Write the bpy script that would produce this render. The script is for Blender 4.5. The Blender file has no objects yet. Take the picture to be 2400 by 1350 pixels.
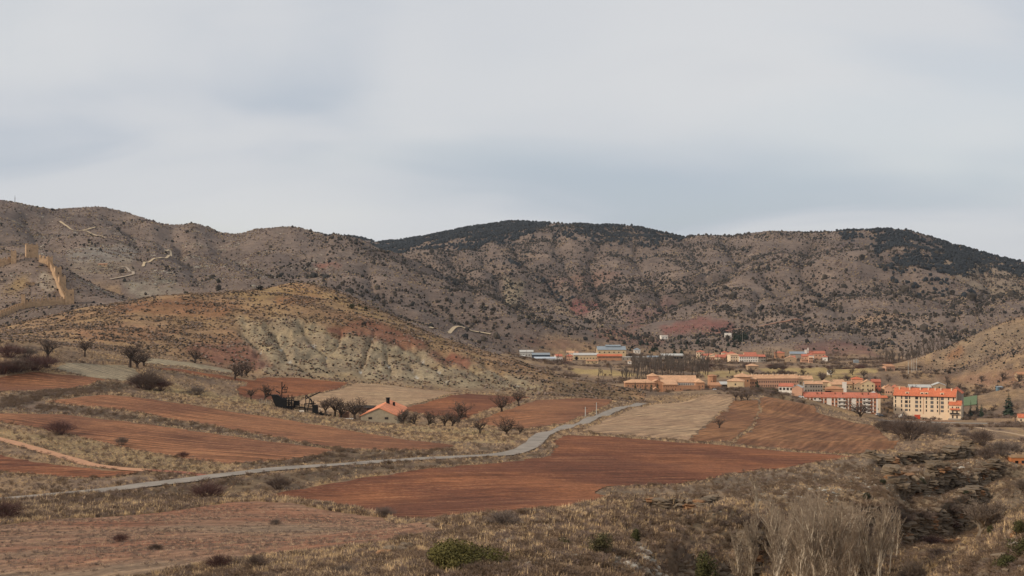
import bpy, bmesh, math, random
import numpy as np
from mathutils import Vector, Matrix
from mathutils.geometry import delaunay_2d_cdt

random.seed(7)
rng = np.random.default_rng(7)
SC = bpy.context.scene
COL = SC.collection
R = math.radians

# ------------------------------------------------------------------ camera
F = 50.0 / 36.0 * 2400.0          # focal length in units of a 2400 wide frame
CZ = 100.0                        # eye height above the datum
cam_d = bpy.data.cameras.new('camera')
cam_d.lens = 50.0; cam_d.sensor_width = 36.0
cam_d.clip_start = 0.5; cam_d.clip_end = 40000
cam = bpy.data.objects.new('camera', cam_d); COL.objects.link(cam)
cam.location = (0, 0, CZ); cam.rotation_euler = (R(90), 0, 0)
SC.camera = cam

# ------------------------------------------------------------------ world: thin high cloud over a pale sky
SUN_AZ, SUN_EL = -112.0, 30.0      # degrees: azimuth clockwise from +Y (view direction), elevation
world = bpy.data.worlds.new('World'); SC.world = world; world.use_nodes = True
wn, wl = world.node_tree.nodes, world.node_tree.links
wn.clear()
def wnode(t, **kw):
    n = wn.new(t)
    for k, v in kw.items(): setattr(n, k, v)
    return n
wout = wnode('ShaderNodeOutputWorld'); wbg = wnode('ShaderNodeBackground')
wbg.inputs['Strength'].default_value = 0.1
wsky = wnode('ShaderNodeTexSky', sky_type='NISHITA')
wsky.sun_disc = False
wsky.sun_elevation = R(SUN_EL); wsky.sun_rotation = R(SUN_AZ)
wsky.altitude = 1100; wsky.air_density = 1.0; wsky.dust_density = 2.0; wsky.ozone_density = 1.0
tc = wnode('ShaderNodeTexCoord')
sep = wnode('ShaderNodeSeparateXYZ'); wl.new(tc.outputs['Generated'], sep.inputs[0])
zz = wnode('ShaderNodeMath', operation='MAXIMUM'); wl.new(sep.outputs['Z'], zz.inputs[0]); zz.inputs[1].default_value = 0.0
za = wnode('ShaderNodeMath', operation='ADD'); wl.new(zz.outputs[0], za.inputs[0]); za.inputs[1].default_value = 0.22
dx = wnode('ShaderNodeMath', operation='DIVIDE'); wl.new(sep.outputs['X'], dx.inputs[0]); wl.new(za.outputs[0], dx.inputs[1])
dy = wnode('ShaderNodeMath', operation='DIVIDE'); wl.new(sep.outputs['Y'], dy.inputs[0]); wl.new(za.outputs[0], dy.inputs[1])
cv = wnode('ShaderNodeCombineXYZ'); wl.new(dx.outputs[0], cv.inputs[0]); wl.new(dy.outputs[0], cv.inputs[1])
def wnoise(scale, detail, rough, dist, mp_rot=0.0, sx=1.0, sy=1.0, loc=(0, 0, 0)):
    mp = wnode('ShaderNodeMapping'); wl.new(cv.outputs[0], mp.inputs[0])
    mp.inputs['Rotation'].default_value = (0, 0, mp_rot); mp.inputs['Scale'].default_value = (sx, sy, 1)
    mp.inputs['Location'].default_value = loc
    n = wnode('ShaderNodeTexNoise'); wl.new(mp.outputs[0], n.inputs['Vector'])
    n.inputs['Scale'].default_value = scale; n.inputs['Detail'].default_value = detail
    n.inputs['Roughness'].default_value = rough; n.inputs['Distortion'].default_value = dist
    return n
def wramp(src, p0, p1, c0=(0, 0, 0, 1), c1=(1, 1, 1, 1)):
    r = wnode('ShaderNodeValToRGB'); wl.new(src, r.inputs[0])
    r.color_ramp.interpolation = 'EASE'
    r.color_ramp.elements[0].position = p0; r.color_ramp.elements[1].position = p1
    r.color_ramp.elements[0].color = c0; r.color_ramp.elements[1].color = c1
    return r
n_big = wnoise(0.62, 3, 0.45, 0.5, R(20), 1.0, 1.0, (0.7, 4.9, 0))
n_str = wnoise(1.2, 4, 0.5, 0.7, R(14), 0.8, 1.1, (6.1, 1.2, 0))
r_big = wramp(n_big.outputs['Fac'], 0.36, 0.62)
r_str = wramp(n_str.outputs['Fac'], 0.36, 0.72)
# cloud radiance: grey underside to pale white
cl = wnode('ShaderNodeMix', data_type='RGBA'); wl.new(r_big.outputs[0], cl.inputs[0])
cl.inputs[6].default_value = (5.05, 5.5, 6.25, 1); cl.inputs[7].default_value = (7.7, 7.65, 7.6, 1)
st = wnode('ShaderNodeMix', data_type='RGBA'); wl.new(r_str.outputs[0], st.inputs[0])
wl.new(cl.outputs[2], st.inputs[6]); st.inputs[7].default_value = (6.6, 6.75, 7.0, 1)
# blue of the clear sky shows through the thin parts
skm = wnode('ShaderNodeMix', data_type='RGBA'); skm.inputs[0].default_value = 0.0
cov = wramp(n_str.outputs['Fac'], 0.30, 0.62, (0.74, 0.74, 0.74, 1), (0.96, 0.96, 0.96, 1))
wl.new(cov.outputs[0], skm.inputs[0]); wl.new(wsky.outputs[0], skm.inputs[6]); wl.new(st.outputs[2], skm.inputs[7])
wl.new(skm.outputs[2], wbg.inputs['Color']); wl.new(wbg.outputs[0], wout.inputs[0])

# ------------------------------------------------------------------ sun behind thin cloud
sd = bpy.data.lights.new('sun', 'SUN'); sd.energy = 2.6; sd.angle = R(5); sd.color = (1.0, 0.88, 0.72)
sun = bpy.data.objects.new('sun', sd); COL.objects.link(sun)
sdir = Vector((math.sin(R(SUN_AZ)) * math.cos(R(SUN_EL)), math.cos(R(SUN_AZ)) * math.cos(R(SUN_EL)), math.sin(R(SUN_EL))))
sun.rotation_euler = (-sdir).to_track_quat('-Z', 'Y').to_euler()
sun.location = (-200, -200, 400)

vs = SC.view_settings
SC.display_settings.display_device = 'sRGB'
vs.view_transform = 'Standard'; vs.look = 'None'; vs.exposure = 0.0; vs.gamma = 1.0; vs.use_curve_mapping = False
SC.cycles.max_bounces = 4; SC.cycles.diffuse_bounces = 2; SC.cycles.glossy_bounces = 1; SC.cycles.transmission_bounces = 2

# ------------------------------------------------------------------ numpy noise
_perm = rng.permutation(256); _perm = np.concatenate([_perm, _perm, _perm])
_ang = rng.random(256) * 2 * np.pi
_gx, _gy = np.cos(_ang), np.sin(_ang)
def perlin(x, y, seed=0):
    x = np.asarray(x, float) + seed * 17.31; y = np.asarray(y, float) - seed * 9.77
    xi = np.floor(x).astype(int); yi = np.floor(y).astype(int)
    xf, yf = x - xi, y - yi
    xi &= 255; yi &= 255
    u = xf * xf * xf * (xf * (xf * 6 - 15) + 10); v = yf * yf * yf * (yf * (yf * 6 - 15) + 10)
    def g(ix, iy, fx, fy):
        h = _perm[_perm[ix & 255] + (iy & 255)]
        return _gx[h] * fx + _gy[h] * fy
    a = g(xi, yi, xf, yf); b = g(xi + 1, yi, xf - 1, yf)
    c = g(xi, yi + 1, xf, yf - 1); d = g(xi + 1, yi + 1, xf - 1, yf - 1)
    return (a + u * (b - a)) * (1 - v) + (c + u * (d - c)) * v
def fbm(x, y, octs=4, seed=0, gain=0.5):
    s = 0.0; a = 1.0; t = 0.0; f = 1.0
    for i in range(octs):
        s = s + a * perlin(x * f, y * f, seed + i); t += a; a *= gain; f *= 2.03
    return s / t * 1.5
def ridged(x, y, octs=3, seed=0, gain=0.5):
    s = 0.0; a = 1.0; t = 0.0; f = 1.0
    for i in range(octs):
        s = s + a * (1 - np.abs(perlin(x * f, y * f, seed + i)) * 2.2); t += a; a *= gain; f *= 2.1
    return s / t
def sstep(e0, e1, x):
    t = np.clip((x - e0) / (e1 - e0), 0, 1); return t * t * (3 - 2 * t)

# ------------------------------------------------------------------ terrain control points: bearing (frame x), elevation (frame y), distance
CP = []
def cp(*pts):
    CP.extend(pts)
def cz(*pts):                      # bearing, distance, height below the eye
    for px, D, z in pts: CP.append((px, 675 - z * F / D, D))
# the slope the viewer stands on
for px in (-900, -400, 200, 800, 1400, 2000, 2600, 3200):
    cz((px, 5, -2.0), (px, 12, -4.2))
cz((-900, 60, -16), (-400, 60, -15), (200, 55, -13.5), (800, 50, -12), (1200, 45, -10.5), (1500, 48, -11.5), (1750, 55, -15), (2000, 60, -17), (2300, 55, -14), (2600, 55, -12), (3200, 55, -10))
cz((-900, 130, -28), (-900, 250, -38), (-900, 400, -34), (-900, 600, -20), (-900, 1000, -10), (-900, 1600, 60), (-900, 2300, 160), (-900, 3200, 120))
cz((3200, 150, -20), (3200, 300, -40), (3200, 600, -60), (3200, 1000, -60), (3200, 1400, 10), (3200, 1900, 0), (3200, 2600, 20), (3200, 3600, -20))
# foreground
cp((-300, 1350, 130), (0, 1350, 125), (400, 1350, 115), (800, 1350, 100), (1000, 1350, 88), (1200, 1350, 82), (1400, 1350, 84), (1560, 1350, 94))
cp((-300, 1250, 185), (0, 1250, 184), (400, 1250, 178), (800, 1250, 162), (1000, 1252, 148), (1200, 1250, 140), (1400, 1250, 140), (1520, 1245, 160))
cp((-300, 1205, 220), (0, 1200, 222), (300, 1200, 224), (500, 1185, 236), (700, 1180, 238))
cp((600, 1222, 205), (800, 1236, 194), (1000, 1252, 182), (1150, 1246, 186), (1300, 1226, 198))
cp((1200, 1285, 112), (1400, 1300, 100), (1550, 1290, 120), (1660, 1345, 118))
# road line
ROAD = [(-400, 1215, 222), (-200, 1195, 235), (0, 1173, 250), (200, 1157, 262), (400, 1132, 275), (520, 1116, 285), (700, 1098, 300), (850, 1086, 312), (1000, 1077, 325), (1100, 1072, 335), (1180, 1066, 345), (1225, 1055, 358), (1250, 1041, 375), (1265, 1026, 400), (1290, 1013, 425), (1340, 997, 470), (1390, 979, 530), (1440, 963, 590), (1480, 953, 640), (1508, 946, 690)]
cp(*ROAD)
# left fields
cp((0, 1120, 285), (300, 1112, 290), (0, 1030, 350), (120, 1065, 325), (240, 1095, 301), (-200, 1010, 360))
cp((0, 975, 395), (0, 1008, 366), (300, 990, 400), (700, 1083, 316), (400, 1060, 333), (780, 1055, 340), (550, 1088, 308))
cp((250, 925, 480), (110, 941, 455), (1050, 1050, 360), (700, 1000, 420), (400, 984, 422), (600, 1014, 392), (800, 1050, 350), (950, 1030, 390))
cp((0, 915, 510), (150, 880, 560), (0, 885, 545), (0, 940, 460), (-250, 900, 520))
cp((450, 935, 520), (700, 968, 512), (900, 996, 505), (1100, 1003, 470), (1200, 1022, 430), (560, 945, 520))
cp((900, 998, 562), (690, 962, 562), (800, 980, 560), (1000, 1000, 545))
cp((600, 935, 580), (700, 890, 670), (820, 897, 680), (850, 900, 672), (1070, 921, 682), (950, 948, 605), (1000, 975, 565), (1230, 930, 682), (1420, 939, 684), (1200, 1003, 485))
cp((200, 850, 600), (350, 845, 640), (500, 865, 655), (550, 890, 630), (300, 890, 580), (450, 910, 578))
cp((200, 817, 640), (0, 800, 610), (0, 850, 560), (-250, 830, 600), (-250, 790, 700))
# brown hill
CREST = [(-300, 790, 800), (-100, 795, 770), (0, 782, 760), (100, 750, 800), (170, 728, 830), (300, 707, 850), (480, 692, 870), (600, 680, 890), (680, 667, 900), (735, 665, 900), (790, 688, 885), (870, 720, 870), (960, 763, 850), (1050, 799, 840), (1130, 825, 830), (1250, 860, 810), (1350, 889, 780), (1450, 919, 750), (1510, 941, 735)]
cp(*CREST)
cp((300, 770, 740), (500, 782, 755), (700, 765, 785), (850, 805, 765), (1000, 850, 750), (1150, 880, 730), (150, 780, 720), (560, 878, 662), (1000, 911, 690), (1300, 905, 735), (400, 830, 690), (650, 835, 715))
cz((300, 980, -42), (500, 1010, -42), (700, 1050, -40), (870, 1020, -52), (1000, 990, -60), (1150, 960, -66), (1300, 900, -68), (1450, 840, -68), (0, 880, -40), (100, 920, -36), (-300, 900, -45))
# castle hill
cp((75, 600, 1160), (0, 622, 1150), (-150, 640, 1150), (-400, 660, 1150), (180, 645, 1170), (230, 680, 1130), (290, 709, 1080), (100, 680, 1095), (30, 690, 1085), (60, 640, 1125), (160, 712, 1060), (50, 724, 1040), (0, 746, 1010), (200, 730, 990), (-150, 765, 1000), (130, 640, 1140))
cz((75, 1300, 2), (250, 1270, -22), (-150, 1300, -5), (350, 1150, -30))
# grey hills on the left
cp((430, 688, 1300), (300, 700, 1220), (300, 640, 1400), (240, 625, 1460), (150, 560, 1700), (330, 620, 1500), (330, 560, 1750), (400, 597, 1750), (450, 640, 1500), (550, 600, 1900), (550, 660, 1480), (650, 642, 1650), (250, 522, 2100), (0, 560, 1700), (0, 600, 1480), (-300, 560, 1700), (450, 575, 2050), (650, 590, 2000))
cp((-300, 440, 2200), (-100, 455, 2200), (0, 468, 2200), (70, 481, 2150), (130, 492, 2150), (170, 489, 2600), (240, 484, 2650), (300, 499, 2600), (380, 525, 2500), (420, 528, 2500), (455, 523, 2550), (490, 532, 2550), (530, 546, 2500), (600, 536, 2500), (690, 531, 2450), (740, 544, 2400), (800, 560, 2350), (880, 577, 2300), (960, 608, 2200), (1030, 645, 2100), (1100, 680, 2000), (1170, 703, 1900))
cz((-300, 2800, 110), (0, 2800, 90), (140, 2350, 112), (240, 3100, 100), (500, 3000, 55), (690, 2900, 50), (880, 2700, 15), (1030, 2450, -12), (1150, 2150, -35))
cp((830, 627, 1800), (906, 614, 1850), (980, 640, 1800), (1060, 680, 1700), (1150, 720, 1650), (1250, 760, 1600), (1350, 790, 1600), (800, 680, 1450), (900, 720, 1400), (1000, 770, 1350), (1100, 800, 1330), (740, 628, 1880), (700, 690, 1330))
cz((906, 2050, 28), (1050, 1900, -15))
# middle hills
cp((1000, 600, 2800), (1060, 580, 2850), (1120, 570, 2900), (1180, 582, 2850), (1240, 615, 2700), (1290, 650, 2550), (1330, 700, 2350), (1150, 650, 2500), (1200, 692, 2300), (1060, 650, 2450), (1240, 720, 2000), (1400, 775, 1800))
cz((1120, 3200, 72), (1250, 3000, 45), (1330, 2650, 0))
SKY = [(700, 556, 4200), (770, 551, 4200), (810, 548, 4200), (850, 556, 4100), (885, 564, 4000), (950, 556, 3900), (1000, 549, 3900), (1100, 528, 3900), (1200, 515, 3900), (1300, 521, 3800), (1400, 526, 3700), (1480, 527, 3600), (1550, 543, 3500), (1600, 553, 3450), (1640, 549, 3600), (1720, 550, 3500), (1800, 539, 3500), (1900, 543, 3400), (1980, 538, 3300), (2060, 533, 3200), (2130, 535, 3150), (2200, 558, 3100), (2300, 588, 3000), (2400, 611, 2900), (2550, 640, 2800), (2800, 690, 2700)]
cp(*SKY)
cz((700, 4900, 60), (1000, 4800, 70), (1300, 4700, 90), (1600, 4400, 60), (1900, 4300, 60), (2130, 4000, 50), (2400, 3700, -10), (2800, 3500, -40))
cp((950, 590, 3500), (1100, 552, 3500), (1300, 572, 3200), (1400, 620, 2800), (1500, 600, 2900), (1400, 680, 2400), (1450, 730, 2200), (1480, 768, 2000), (1550, 700, 2300), (1560, 735, 2000), (1640, 695, 2150), (1720, 655, 2300), (1800, 620, 2500), (1700, 600, 2900), (1650, 640, 2600))
cz((1600, 2300, -38), (1700, 2550, -5))
cp((1900, 600, 2700), (1900, 680, 2150), (1800, 740, 1850), (1700, 780, 1750), (2000, 620, 2500), (2000, 700, 2000), (2100, 580, 2700), (2100, 650, 2200), (2100, 740, 1850), (2200, 600, 2600), (2200, 700, 2000), (2300, 640, 2400), (2300, 720, 1900), (2400, 680, 2200), (2400, 742, 1800), (1900, 790, 1650), (2000, 812, 1600), (2100, 812, 1600), (2200, 800, 1620), (1560, 790, 1800), (1480, 795, 1750), (2700, 740, 2200))
# valley floor and villages
cp((1200, 850, 1420), (1300, 838, 1520), (1500, 837, 1530), (1700, 835, 1560), (1900, 838, 1520), (2100, 842, 1480))
cp((1350, 860, 1300), (1550, 862, 1300), (1750, 865, 1280), (1950, 866, 1270), (2080, 862, 1300))
cp((1400, 895, 1080), (1550, 890, 1110), (1700, 888, 1120), (1850, 890, 1120), (1500, 920, 990), (1600, 919, 995), (1720, 915, 1000), (1800, 915, 1000))
cp((1850, 932, 940), (1900, 962, 935), (1960, 974, 940), (2060, 976, 945), (2000, 900, 1150), (2000, 926, 1040), (2110, 980, 990), (2220, 985, 975), (2350, 985, 960), (2350, 930, 1090), (2200, 911, 1150), (2200, 882, 1240), (1540, 935, 890), (2500, 985, 960))
for px in (1220, 1330, 1460, 1600, 1740, 1880, 2020):
    cp((px, 858.5, 1350), (px, 853, 1400), (px, 848.5, 1440), (px, 843.5, 1490))
cp((2150, 957, 1028), (2150, 930, 1085), (2050, 952, 1000), (2050, 925, 1060), (1950, 935, 1000))
# hill on the right
cp((2150, 868, 1220), (2200, 845, 1250), (2260, 802, 1280), (2330, 770, 1300), (2400, 745, 1330), (2600, 690, 1400), (2300, 850, 1190), (2400, 832, 1160), (2400, 890, 1080), (2550, 860, 1080))
cz((2200, 1400, -74), (2300, 1480, -62), (2400, 1560, -60), (2600, 1750, -50))
# lower ground on the right
cp((2300, 1002, 850), (2400, 1003, 830), (2100, 1012, 760), (2200, 1022, 700), (2300, 1032, 640), (2400, 1050, 560), (2550, 1050, 560), (1990, 985, 800))
# middle and right fields
cp((1310, 1021, 405), (2010, 1070, 385), (1700, 1045, 400), (1700, 1115, 305), (1400, 1146, 272), (1200, 1210, 225), (1000, 1223, 215), (800, 1190, 240), (620, 1163, 264), (1000, 1120, 288), (1300, 1100, 310))
cp((1360, 1008, 430), (1600, 1034, 420), (1560, 960, 600), (1500, 955, 640), (1700, 925, 760), (1640, 930, 740), (1450, 980, 540))
cp((1730, 936, 730), (1800, 931, 760), (1870, 946, 720), (1950, 985, 600), (2090, 1030, 500), (2105, 1048, 465), (1850, 1050, 420), (1700, 980, 560), (2080, 1003, 690))
# terraces above the gully
cp((1400, 1180, 240), (1500, 1162, 263), (1600, 1187, 244), (1700, 1142, 288), (1800, 1102, 328), (1900, 1092, 348), (2000, 1096, 350), (2100, 1062, 398), (2200, 1034, 430), (2275, 1034, 430))
cp((1500, 1215, 210), (1700, 1192, 238), (1600, 1240, 190), (1800, 1160, 270), (1900, 1132, 300), (2000, 1150, 290), (2100, 1120, 330), (2200, 1092, 360), (2300, 1078, 388))
cp((2000, 1190, 266), (2100, 1172, 290), (2200, 1142, 320), (2300, 1120, 350))
# gully floor
cp((2100, 1262, 258), (2200, 1232, 285), (2300, 1200, 312), (2400, 1150, 362), (2400, 1102, 425), (2550, 1120, 400), (2340, 1238, 245), (2270, 1285, 208), (2030, 1330, 232))
cz((1950, 225, -47), (1850, 215, -47), (1770, 195, -44), (1730, 130, -35), (1830, 150, -40), (1950, 175, -43), (2080, 140, -36), (2000, 100, -27), (1800, 90, -24))
# slope on the lower right
cp((2400, 1262, 130), (2300, 1330, 120), (2400, 1350, 95), (2200, 1355, 128), (2400, 1206, 165), (2550, 1180, 150), (2250, 1310, 160))
# far blue ridge
cp((-300, 600, 7000), (200, 580, 7000), (460, 546, 7000), (545, 541, 7000), (620, 548, 7000), (900, 600, 7000), (1600, 620, 7000), (2400, 680, 7000), (3200, 700, 7000), (-900, 620, 7000))
cz((200, 5000, 0), (545, 5000, 20), (1100, 5900, 40), (2000, 5600, 0))

def uv(px, D): return np.asarray(px) / F * 0.62, np.log(np.asarray(D, float))
CPA = np.array(CP, float)
cu, cvv = uv(CPA[:, 0], CPA[:, 2])
def Uk(d2): return 0.5 * d2 * np.log(d2 + 1e-12)
N = len(CPA)
A = np.zeros((N + 3, N + 3))
A[:N, :N] = Uk((cu[:, None] - cu[None]) ** 2 + (cvv[:, None] - cvv[None]) ** 2) + np.eye(N) * 2e-5
A[:N, N] = 1; A[:N, N + 1] = cu; A[:N, N + 2] = cvv
A[N:, :N] = A[:N, N:].T
sol = np.linalg.solve(A, np.concatenate([CPA[:, 1], np.zeros(3)]))
def tps(px, D):
    u, v = uv(px, D)
    out = np.empty(u.shape)
    for i in range(0, len(u), 20000):
        a, b = u[i:i + 20000], v[i:i + 20000]
        k = Uk((a[:, None] - cu[None].astype(np.float32)) ** 2 + (b[:, None] - cvv[None].astype(np.float32)) ** 2)
        out[i:i + 20000] = k @ sol[:N] + sol[N] + sol[N + 1] * a + sol[N + 2] * b
    return out

GX = np.concatenate([np.linspace(-900, -120, 60)[:-1], np.linspace(-120, 2520, 900), np.linspace(2520, 3200, 55)[1:]])
GV = np.concatenate([np.log(np.linspace(5, 70, 40))[:-1], np.linspace(np.log(70), np.log(4300), 760), np.linspace(np.log(4300), np.log(8000), 30)[1:]])
NX, NV = len(GX), len(GV)
MX, MV = np.meshgrid(GX, GV)                    # rows: distance, columns: bearing
MD = np.exp(MV)
cgx = np.concatenate([GX[:-1:2], GX[-1:]]); cgv = np.concatenate([GV[:-1:2], GV[-1:]])
cX, cV = np.meshgrid(cgx, cgv)
cP = tps(cX.ravel().astype(np.float32), np.exp(cV).ravel().astype(np.float32)).reshape(cX.shape)
def up(a, x0, x1, axis):
    a = np.moveaxis(a, axis, -1)
    i = np.clip(np.searchsorted(x0, x1, 'right') - 1, 0, len(x0) - 2)
    t = (x1 - x0[i]) / (x0[i + 1] - x0[i])
    p1, p2 = a[..., i], a[..., i + 1]; p0 = a[..., np.maximum(i - 1, 0)]; p3 = a[..., np.minimum(i + 2, len(x0) - 1)]
    r = p1 + 0.5 * t * (p2 - p0 + t * (2 * p0 - 5 * p1 + 4 * p2 - p3 + t * (3 * (p1 - p2) + p3 - p0)))
    return np.moveaxis(r, -1, axis)
MP = up(up(cP, cgx, GX, 1), cgv, GV, 0)         # frame y of every ground point
WX = (MX - 1200) / F * MD; WY = MD
WZ = CZ + (675 - MP) / F * MD
# ------------------------------------------------------------------ colours
ALB = 1.0
def s2l(v):
    v = v / 255.0
    return v / 12.92 if v <= 0.04045 else ((v + 0.055) / 1.055) ** 2.4
def C(r, g, b, k=1.0): return np.array([min(0.85, s2l(c) * ALB * k) for c in (r, g, b)])
def C4(r, g, b, k=1.0): return tuple(C(r, g, b, k)) + (1.0,)

def poly_sd(poly, X, Y):
    """signed distance (positive inside) of points to a polygon"""
    P = np.array(poly, float); Q = np.roll(P, -1, axis=0)
    d2 = np.full(X.shape, 1e18); ins = np.zeros(X.shape, bool)
    for (x0, y0), (x1, y1) in zip(P, Q):
        ex, ey = x1 - x0, y1 - y0
        t = np.clip(((X - x0) * ex + (Y - y0) * ey) / (ex * ex + ey * ey + 1e-9), 0, 1)
        d2 = np.minimum(d2, (X - x0 - t * ex) ** 2 + (Y - y0 - t * ey) ** 2)
        if y0 != y1:
            c = ((y0 > Y) != (y1 > Y)) & (X < ex * (Y - y0) / ey + x0)
            ins ^= c
    return np.where(ins, 1, -1) * np.sqrt(d2)
def line_d(line, X, Y):
    P = np.array(line, float); d2 = np.full(X.shape, 1e18)
    for (x0, y0), (x1, y1) in zip(P[:-1], P[1:]):
        ex, ey = x1 - x0, y1 - y0
        t = np.clip(((X - x0) * ex + (Y - y0) * ey) / (ex * ex + ey * ey + 1e-9), 0, 1)
        d2 = np.minimum(d2, (X - x0 - t * ex) ** 2 + (Y - y0 - t * ey) ** 2)
    return np.sqrt(d2)

# ------------------------------------------------------------------ relief
interp = np.interp
DFOOT = interp(GX, [-300, 0, 200, 400, 560, 700, 840, 1000, 1240, 1440, 1510], [700, 605, 640, 680, 662, 672, 682, 690, 690, 700, 730])[None]
DDIP = interp(GX, [-300, 0, 100, 300, 500, 700, 870, 1000, 1150, 1300, 1450, 1510], [900, 880, 920, 980, 1010, 1050, 1020, 990, 960, 900, 840, 760])[None]
DHF = interp(GX, [-900, 280, 330, 430, 700, 870, 1000, 1150, 1200, 1300, 2100, 2140, 2400, 3200], [1300, 1300, 1000, 1000, 1050, 1020, 1000, 1020, 1450, 1570, 1560, 1360, 1560, 1900])[None]
DRH0 = interp(GX, [2130, 2160, 2300, 2400, 3200], [1400, 1210, 1130, 1040, 900])[None]
is_brown = (MX < 1512) & (MD > DFOOT) & (MD < DDIP)
is_hills = MD > DHF
is_castle = (MX < 330) & (MD >= DDIP) & (MD <= DHF)
is_right = (MX > 2135) & (MD > DRH0) & (MD <= DHF)
zrel = WZ - CZ
w_hill = np.clip((zrel + 68) / 45, 0, 1) * sstep(1150, 1500, MD) * (1 - 0.35 * is_castle)
wrp = fbm(WX / 420, WY / 420, 2, 40)
big = ridged(WX / 250 + 0.35 * wrp, WY / 460 + 0.3 * wrp, 2, 3) - 0.55
med = ridged(WX / 90 + 0.5 * wrp, WY / 210 + 0.4 * wrp, 3, 6, 0.55) - 0.55
DSKY = interp(GX, [p[0] for p in SKY], [p[2] for p in SKY])[None]
w_hill = w_hill * (1 - .7 * sstep(.86, .98, MD / DSKY) * (MX > 760))
DRAIN = [[(1195, 560), (1230, 600), (1290, 655), (1330, 700), (1390, 745), (1480, 775)], [(1609, 559), (1654, 627), (1621, 692), (1544, 728), (1470, 768)], [(1400, 555), (1375, 620), (1400, 680), (1450, 740)], [(1480, 560), (1500, 620), (1545, 680), (1555, 712)],
 [(2060, 580), (2110, 630), (2158, 666), (2212, 703), (2245, 722), (2234, 753), (2243, 795), (2214, 824)], [(1790, 640), (1820, 683), (1843, 711), (1882, 736), (1890, 780)], [(1960, 730), (1995, 762), (2037, 793), (2074, 812)], [(520, 560), (580, 600), (640, 640), (720, 668), (800, 695)], [(870, 582), (944, 607), (1010, 645), (1090, 672), (1160, 690), (1260, 740), (1330, 775)],
 [(400, 530), (430, 600), (470, 650), (500, 680)], [(2300, 620), (2330, 680), (2285, 730)], [(1700, 560), (1735, 610), (1690, 645), (1650, 660)], [(1900, 560), (1880, 620), (1920, 680), (1960, 720)], [(1060, 590), (1090, 640), (1110, 690)], [(1130, 585), (1160, 640), (1180, 690)], [(1010, 700), (1080, 740), (1150, 780)], [(860, 640), (880, 690), (950, 740)], [(1300, 560), (1320, 610), (1350, 660), (1390, 700)], [(250, 500), (300, 540), (330, 575)], [(60, 510), (100, 550), (140, 580)], [(1780, 690), (1760, 740), (1700, 770)]]
sl_ = is_hills & (MD > 1250) & (MD < 4200) & (MX > -100) & (MX < 2500)
dgx, dgy = MX[sl_], MP[sl_]; wv = fbm(dgx / 45, dgy / 45, 3, 22) * 14; dmin = np.full(dgx.shape, 1e9)
for g in DRAIN: dmin = np.minimum(dmin, line_d(g, dgx + wv, dgy + wv * .4))
drn = np.zeros(MX.shape); drn[sl_] = np.exp(-dmin / 24.0)
WZ -= w_hill * drn * 14 * np.clip(MD / 2400, .5, 1.1)
WZ += w_hill * (big * 19 + med * 6.5 * sstep(1250, 1800, MD) + fbm(WX / 60, WY / 60, 3, 9) * 2.5)
w_br = is_brown * sstep(0, 60, MD - DFOOT) * sstep(0, 50, DDIP - MD)
WZ += w_br * (fbm(WX / 34, WY / 34, 4, 5) * 2.0)
# gullies of the pale clay slope
GULL = [[(560, 770), (590, 800), (625, 845), (690, 880)], [(640, 775), (655, 805), (668, 838), (730, 880)], [(700, 760), (735, 800), (767, 826), (760, 850), (790, 880)],
        [(800, 772), (790, 800), (768, 828)], [(875, 785), (862, 822), (848, 868), (850, 892)], [(930, 800), (990, 840), (1040, 880), (1060, 905)], [(1010, 810), (1080, 850), (1150, 895), (1170, 915)],
        [(900, 830), (915, 870), (930, 900)], [(1130, 850), (1200, 890), (1230, 915)], [(965, 860), (985, 890), (1000, 905)], [(600, 830), (650, 870), (665, 884)]]
sel = is_brown
PXs, PYs = MX[sel], MP[sel]
dg = np.full(PXs.shape, 1e9)
wob = fbm(PXs / 30, PYs / 30, 2, 21) * 9
for g in GULL: dg = np.minimum(dg, line_d(g, PXs + wob, PYs))
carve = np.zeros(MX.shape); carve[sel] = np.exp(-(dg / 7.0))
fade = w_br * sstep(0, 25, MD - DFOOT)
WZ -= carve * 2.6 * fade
badl = [(560, 745), (620, 752), (700, 742), (770, 770), (800, 778), (850, 762), (900, 790), (960, 800), (1010, 815), (1080, 845), (1160, 866), (1230, 885), (1290, 905), (1280, 925), (1000, 912), (840, 898), (700, 885), (620, 878), (585, 830), (565, 790)]
bad_sd = np.full(MX.shape, -200.0); bad_sd[sel] = poly_sd(badl, PXs, PYs)
bad = sstep(-14, 16, bad_sd + fbm(MX / 40, MP / 40, 3, 31) * 16)
WZ += w_br * bad * 1.25 * (ridged(WX / 11 + .4 * fbm(WX / 30, WY / 30, 2, 13), WY / 40, 3, 12) - 0.5) * 2.6
# nearer ground: tussocks and small banks
w_n = (1 - sstep(900, 1200, MD)) * (~is_brown)
WZ += w_n * (fbm(WX / 22, WY / 22, 3, 51) * 0.35 * np.clip(MD / 300, 0.3, 1))
gul_p = [(1380, 1165), (1500, 1150), (1700, 1120), (1900, 1085), (2080, 1060), (2290, 1030), (2420, 1080), (2420, 1370), (1560, 1370), (1480, 1290), (1400, 1240)]
nearm = (MD > 60) & (MD < 480) & (MX > 1300)
gsd = np.full(MX.shape, -300.0); gsd[nearm] = poly_sd(gul_p, MX[nearm], MP[nearm])
rocky = sstep(0, 60, gsd) * nearm
stp = WZ + fbm(WX / 60, WY / 60, 2, 61) * 2
WZ += rocky * ((np.abs(((stp / 2.6) % 1.0) - 0.5) * 2 - 0.5) * 1.0 + fbm(WX / 9, WY / 9, 3, 62) * 0.8)
fgw = (MD < 240) * sstep(1210, 1300, MP)
WZ += fgw * fbm(WX / 7, WY / 7, 3, 63) * 0.35

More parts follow.
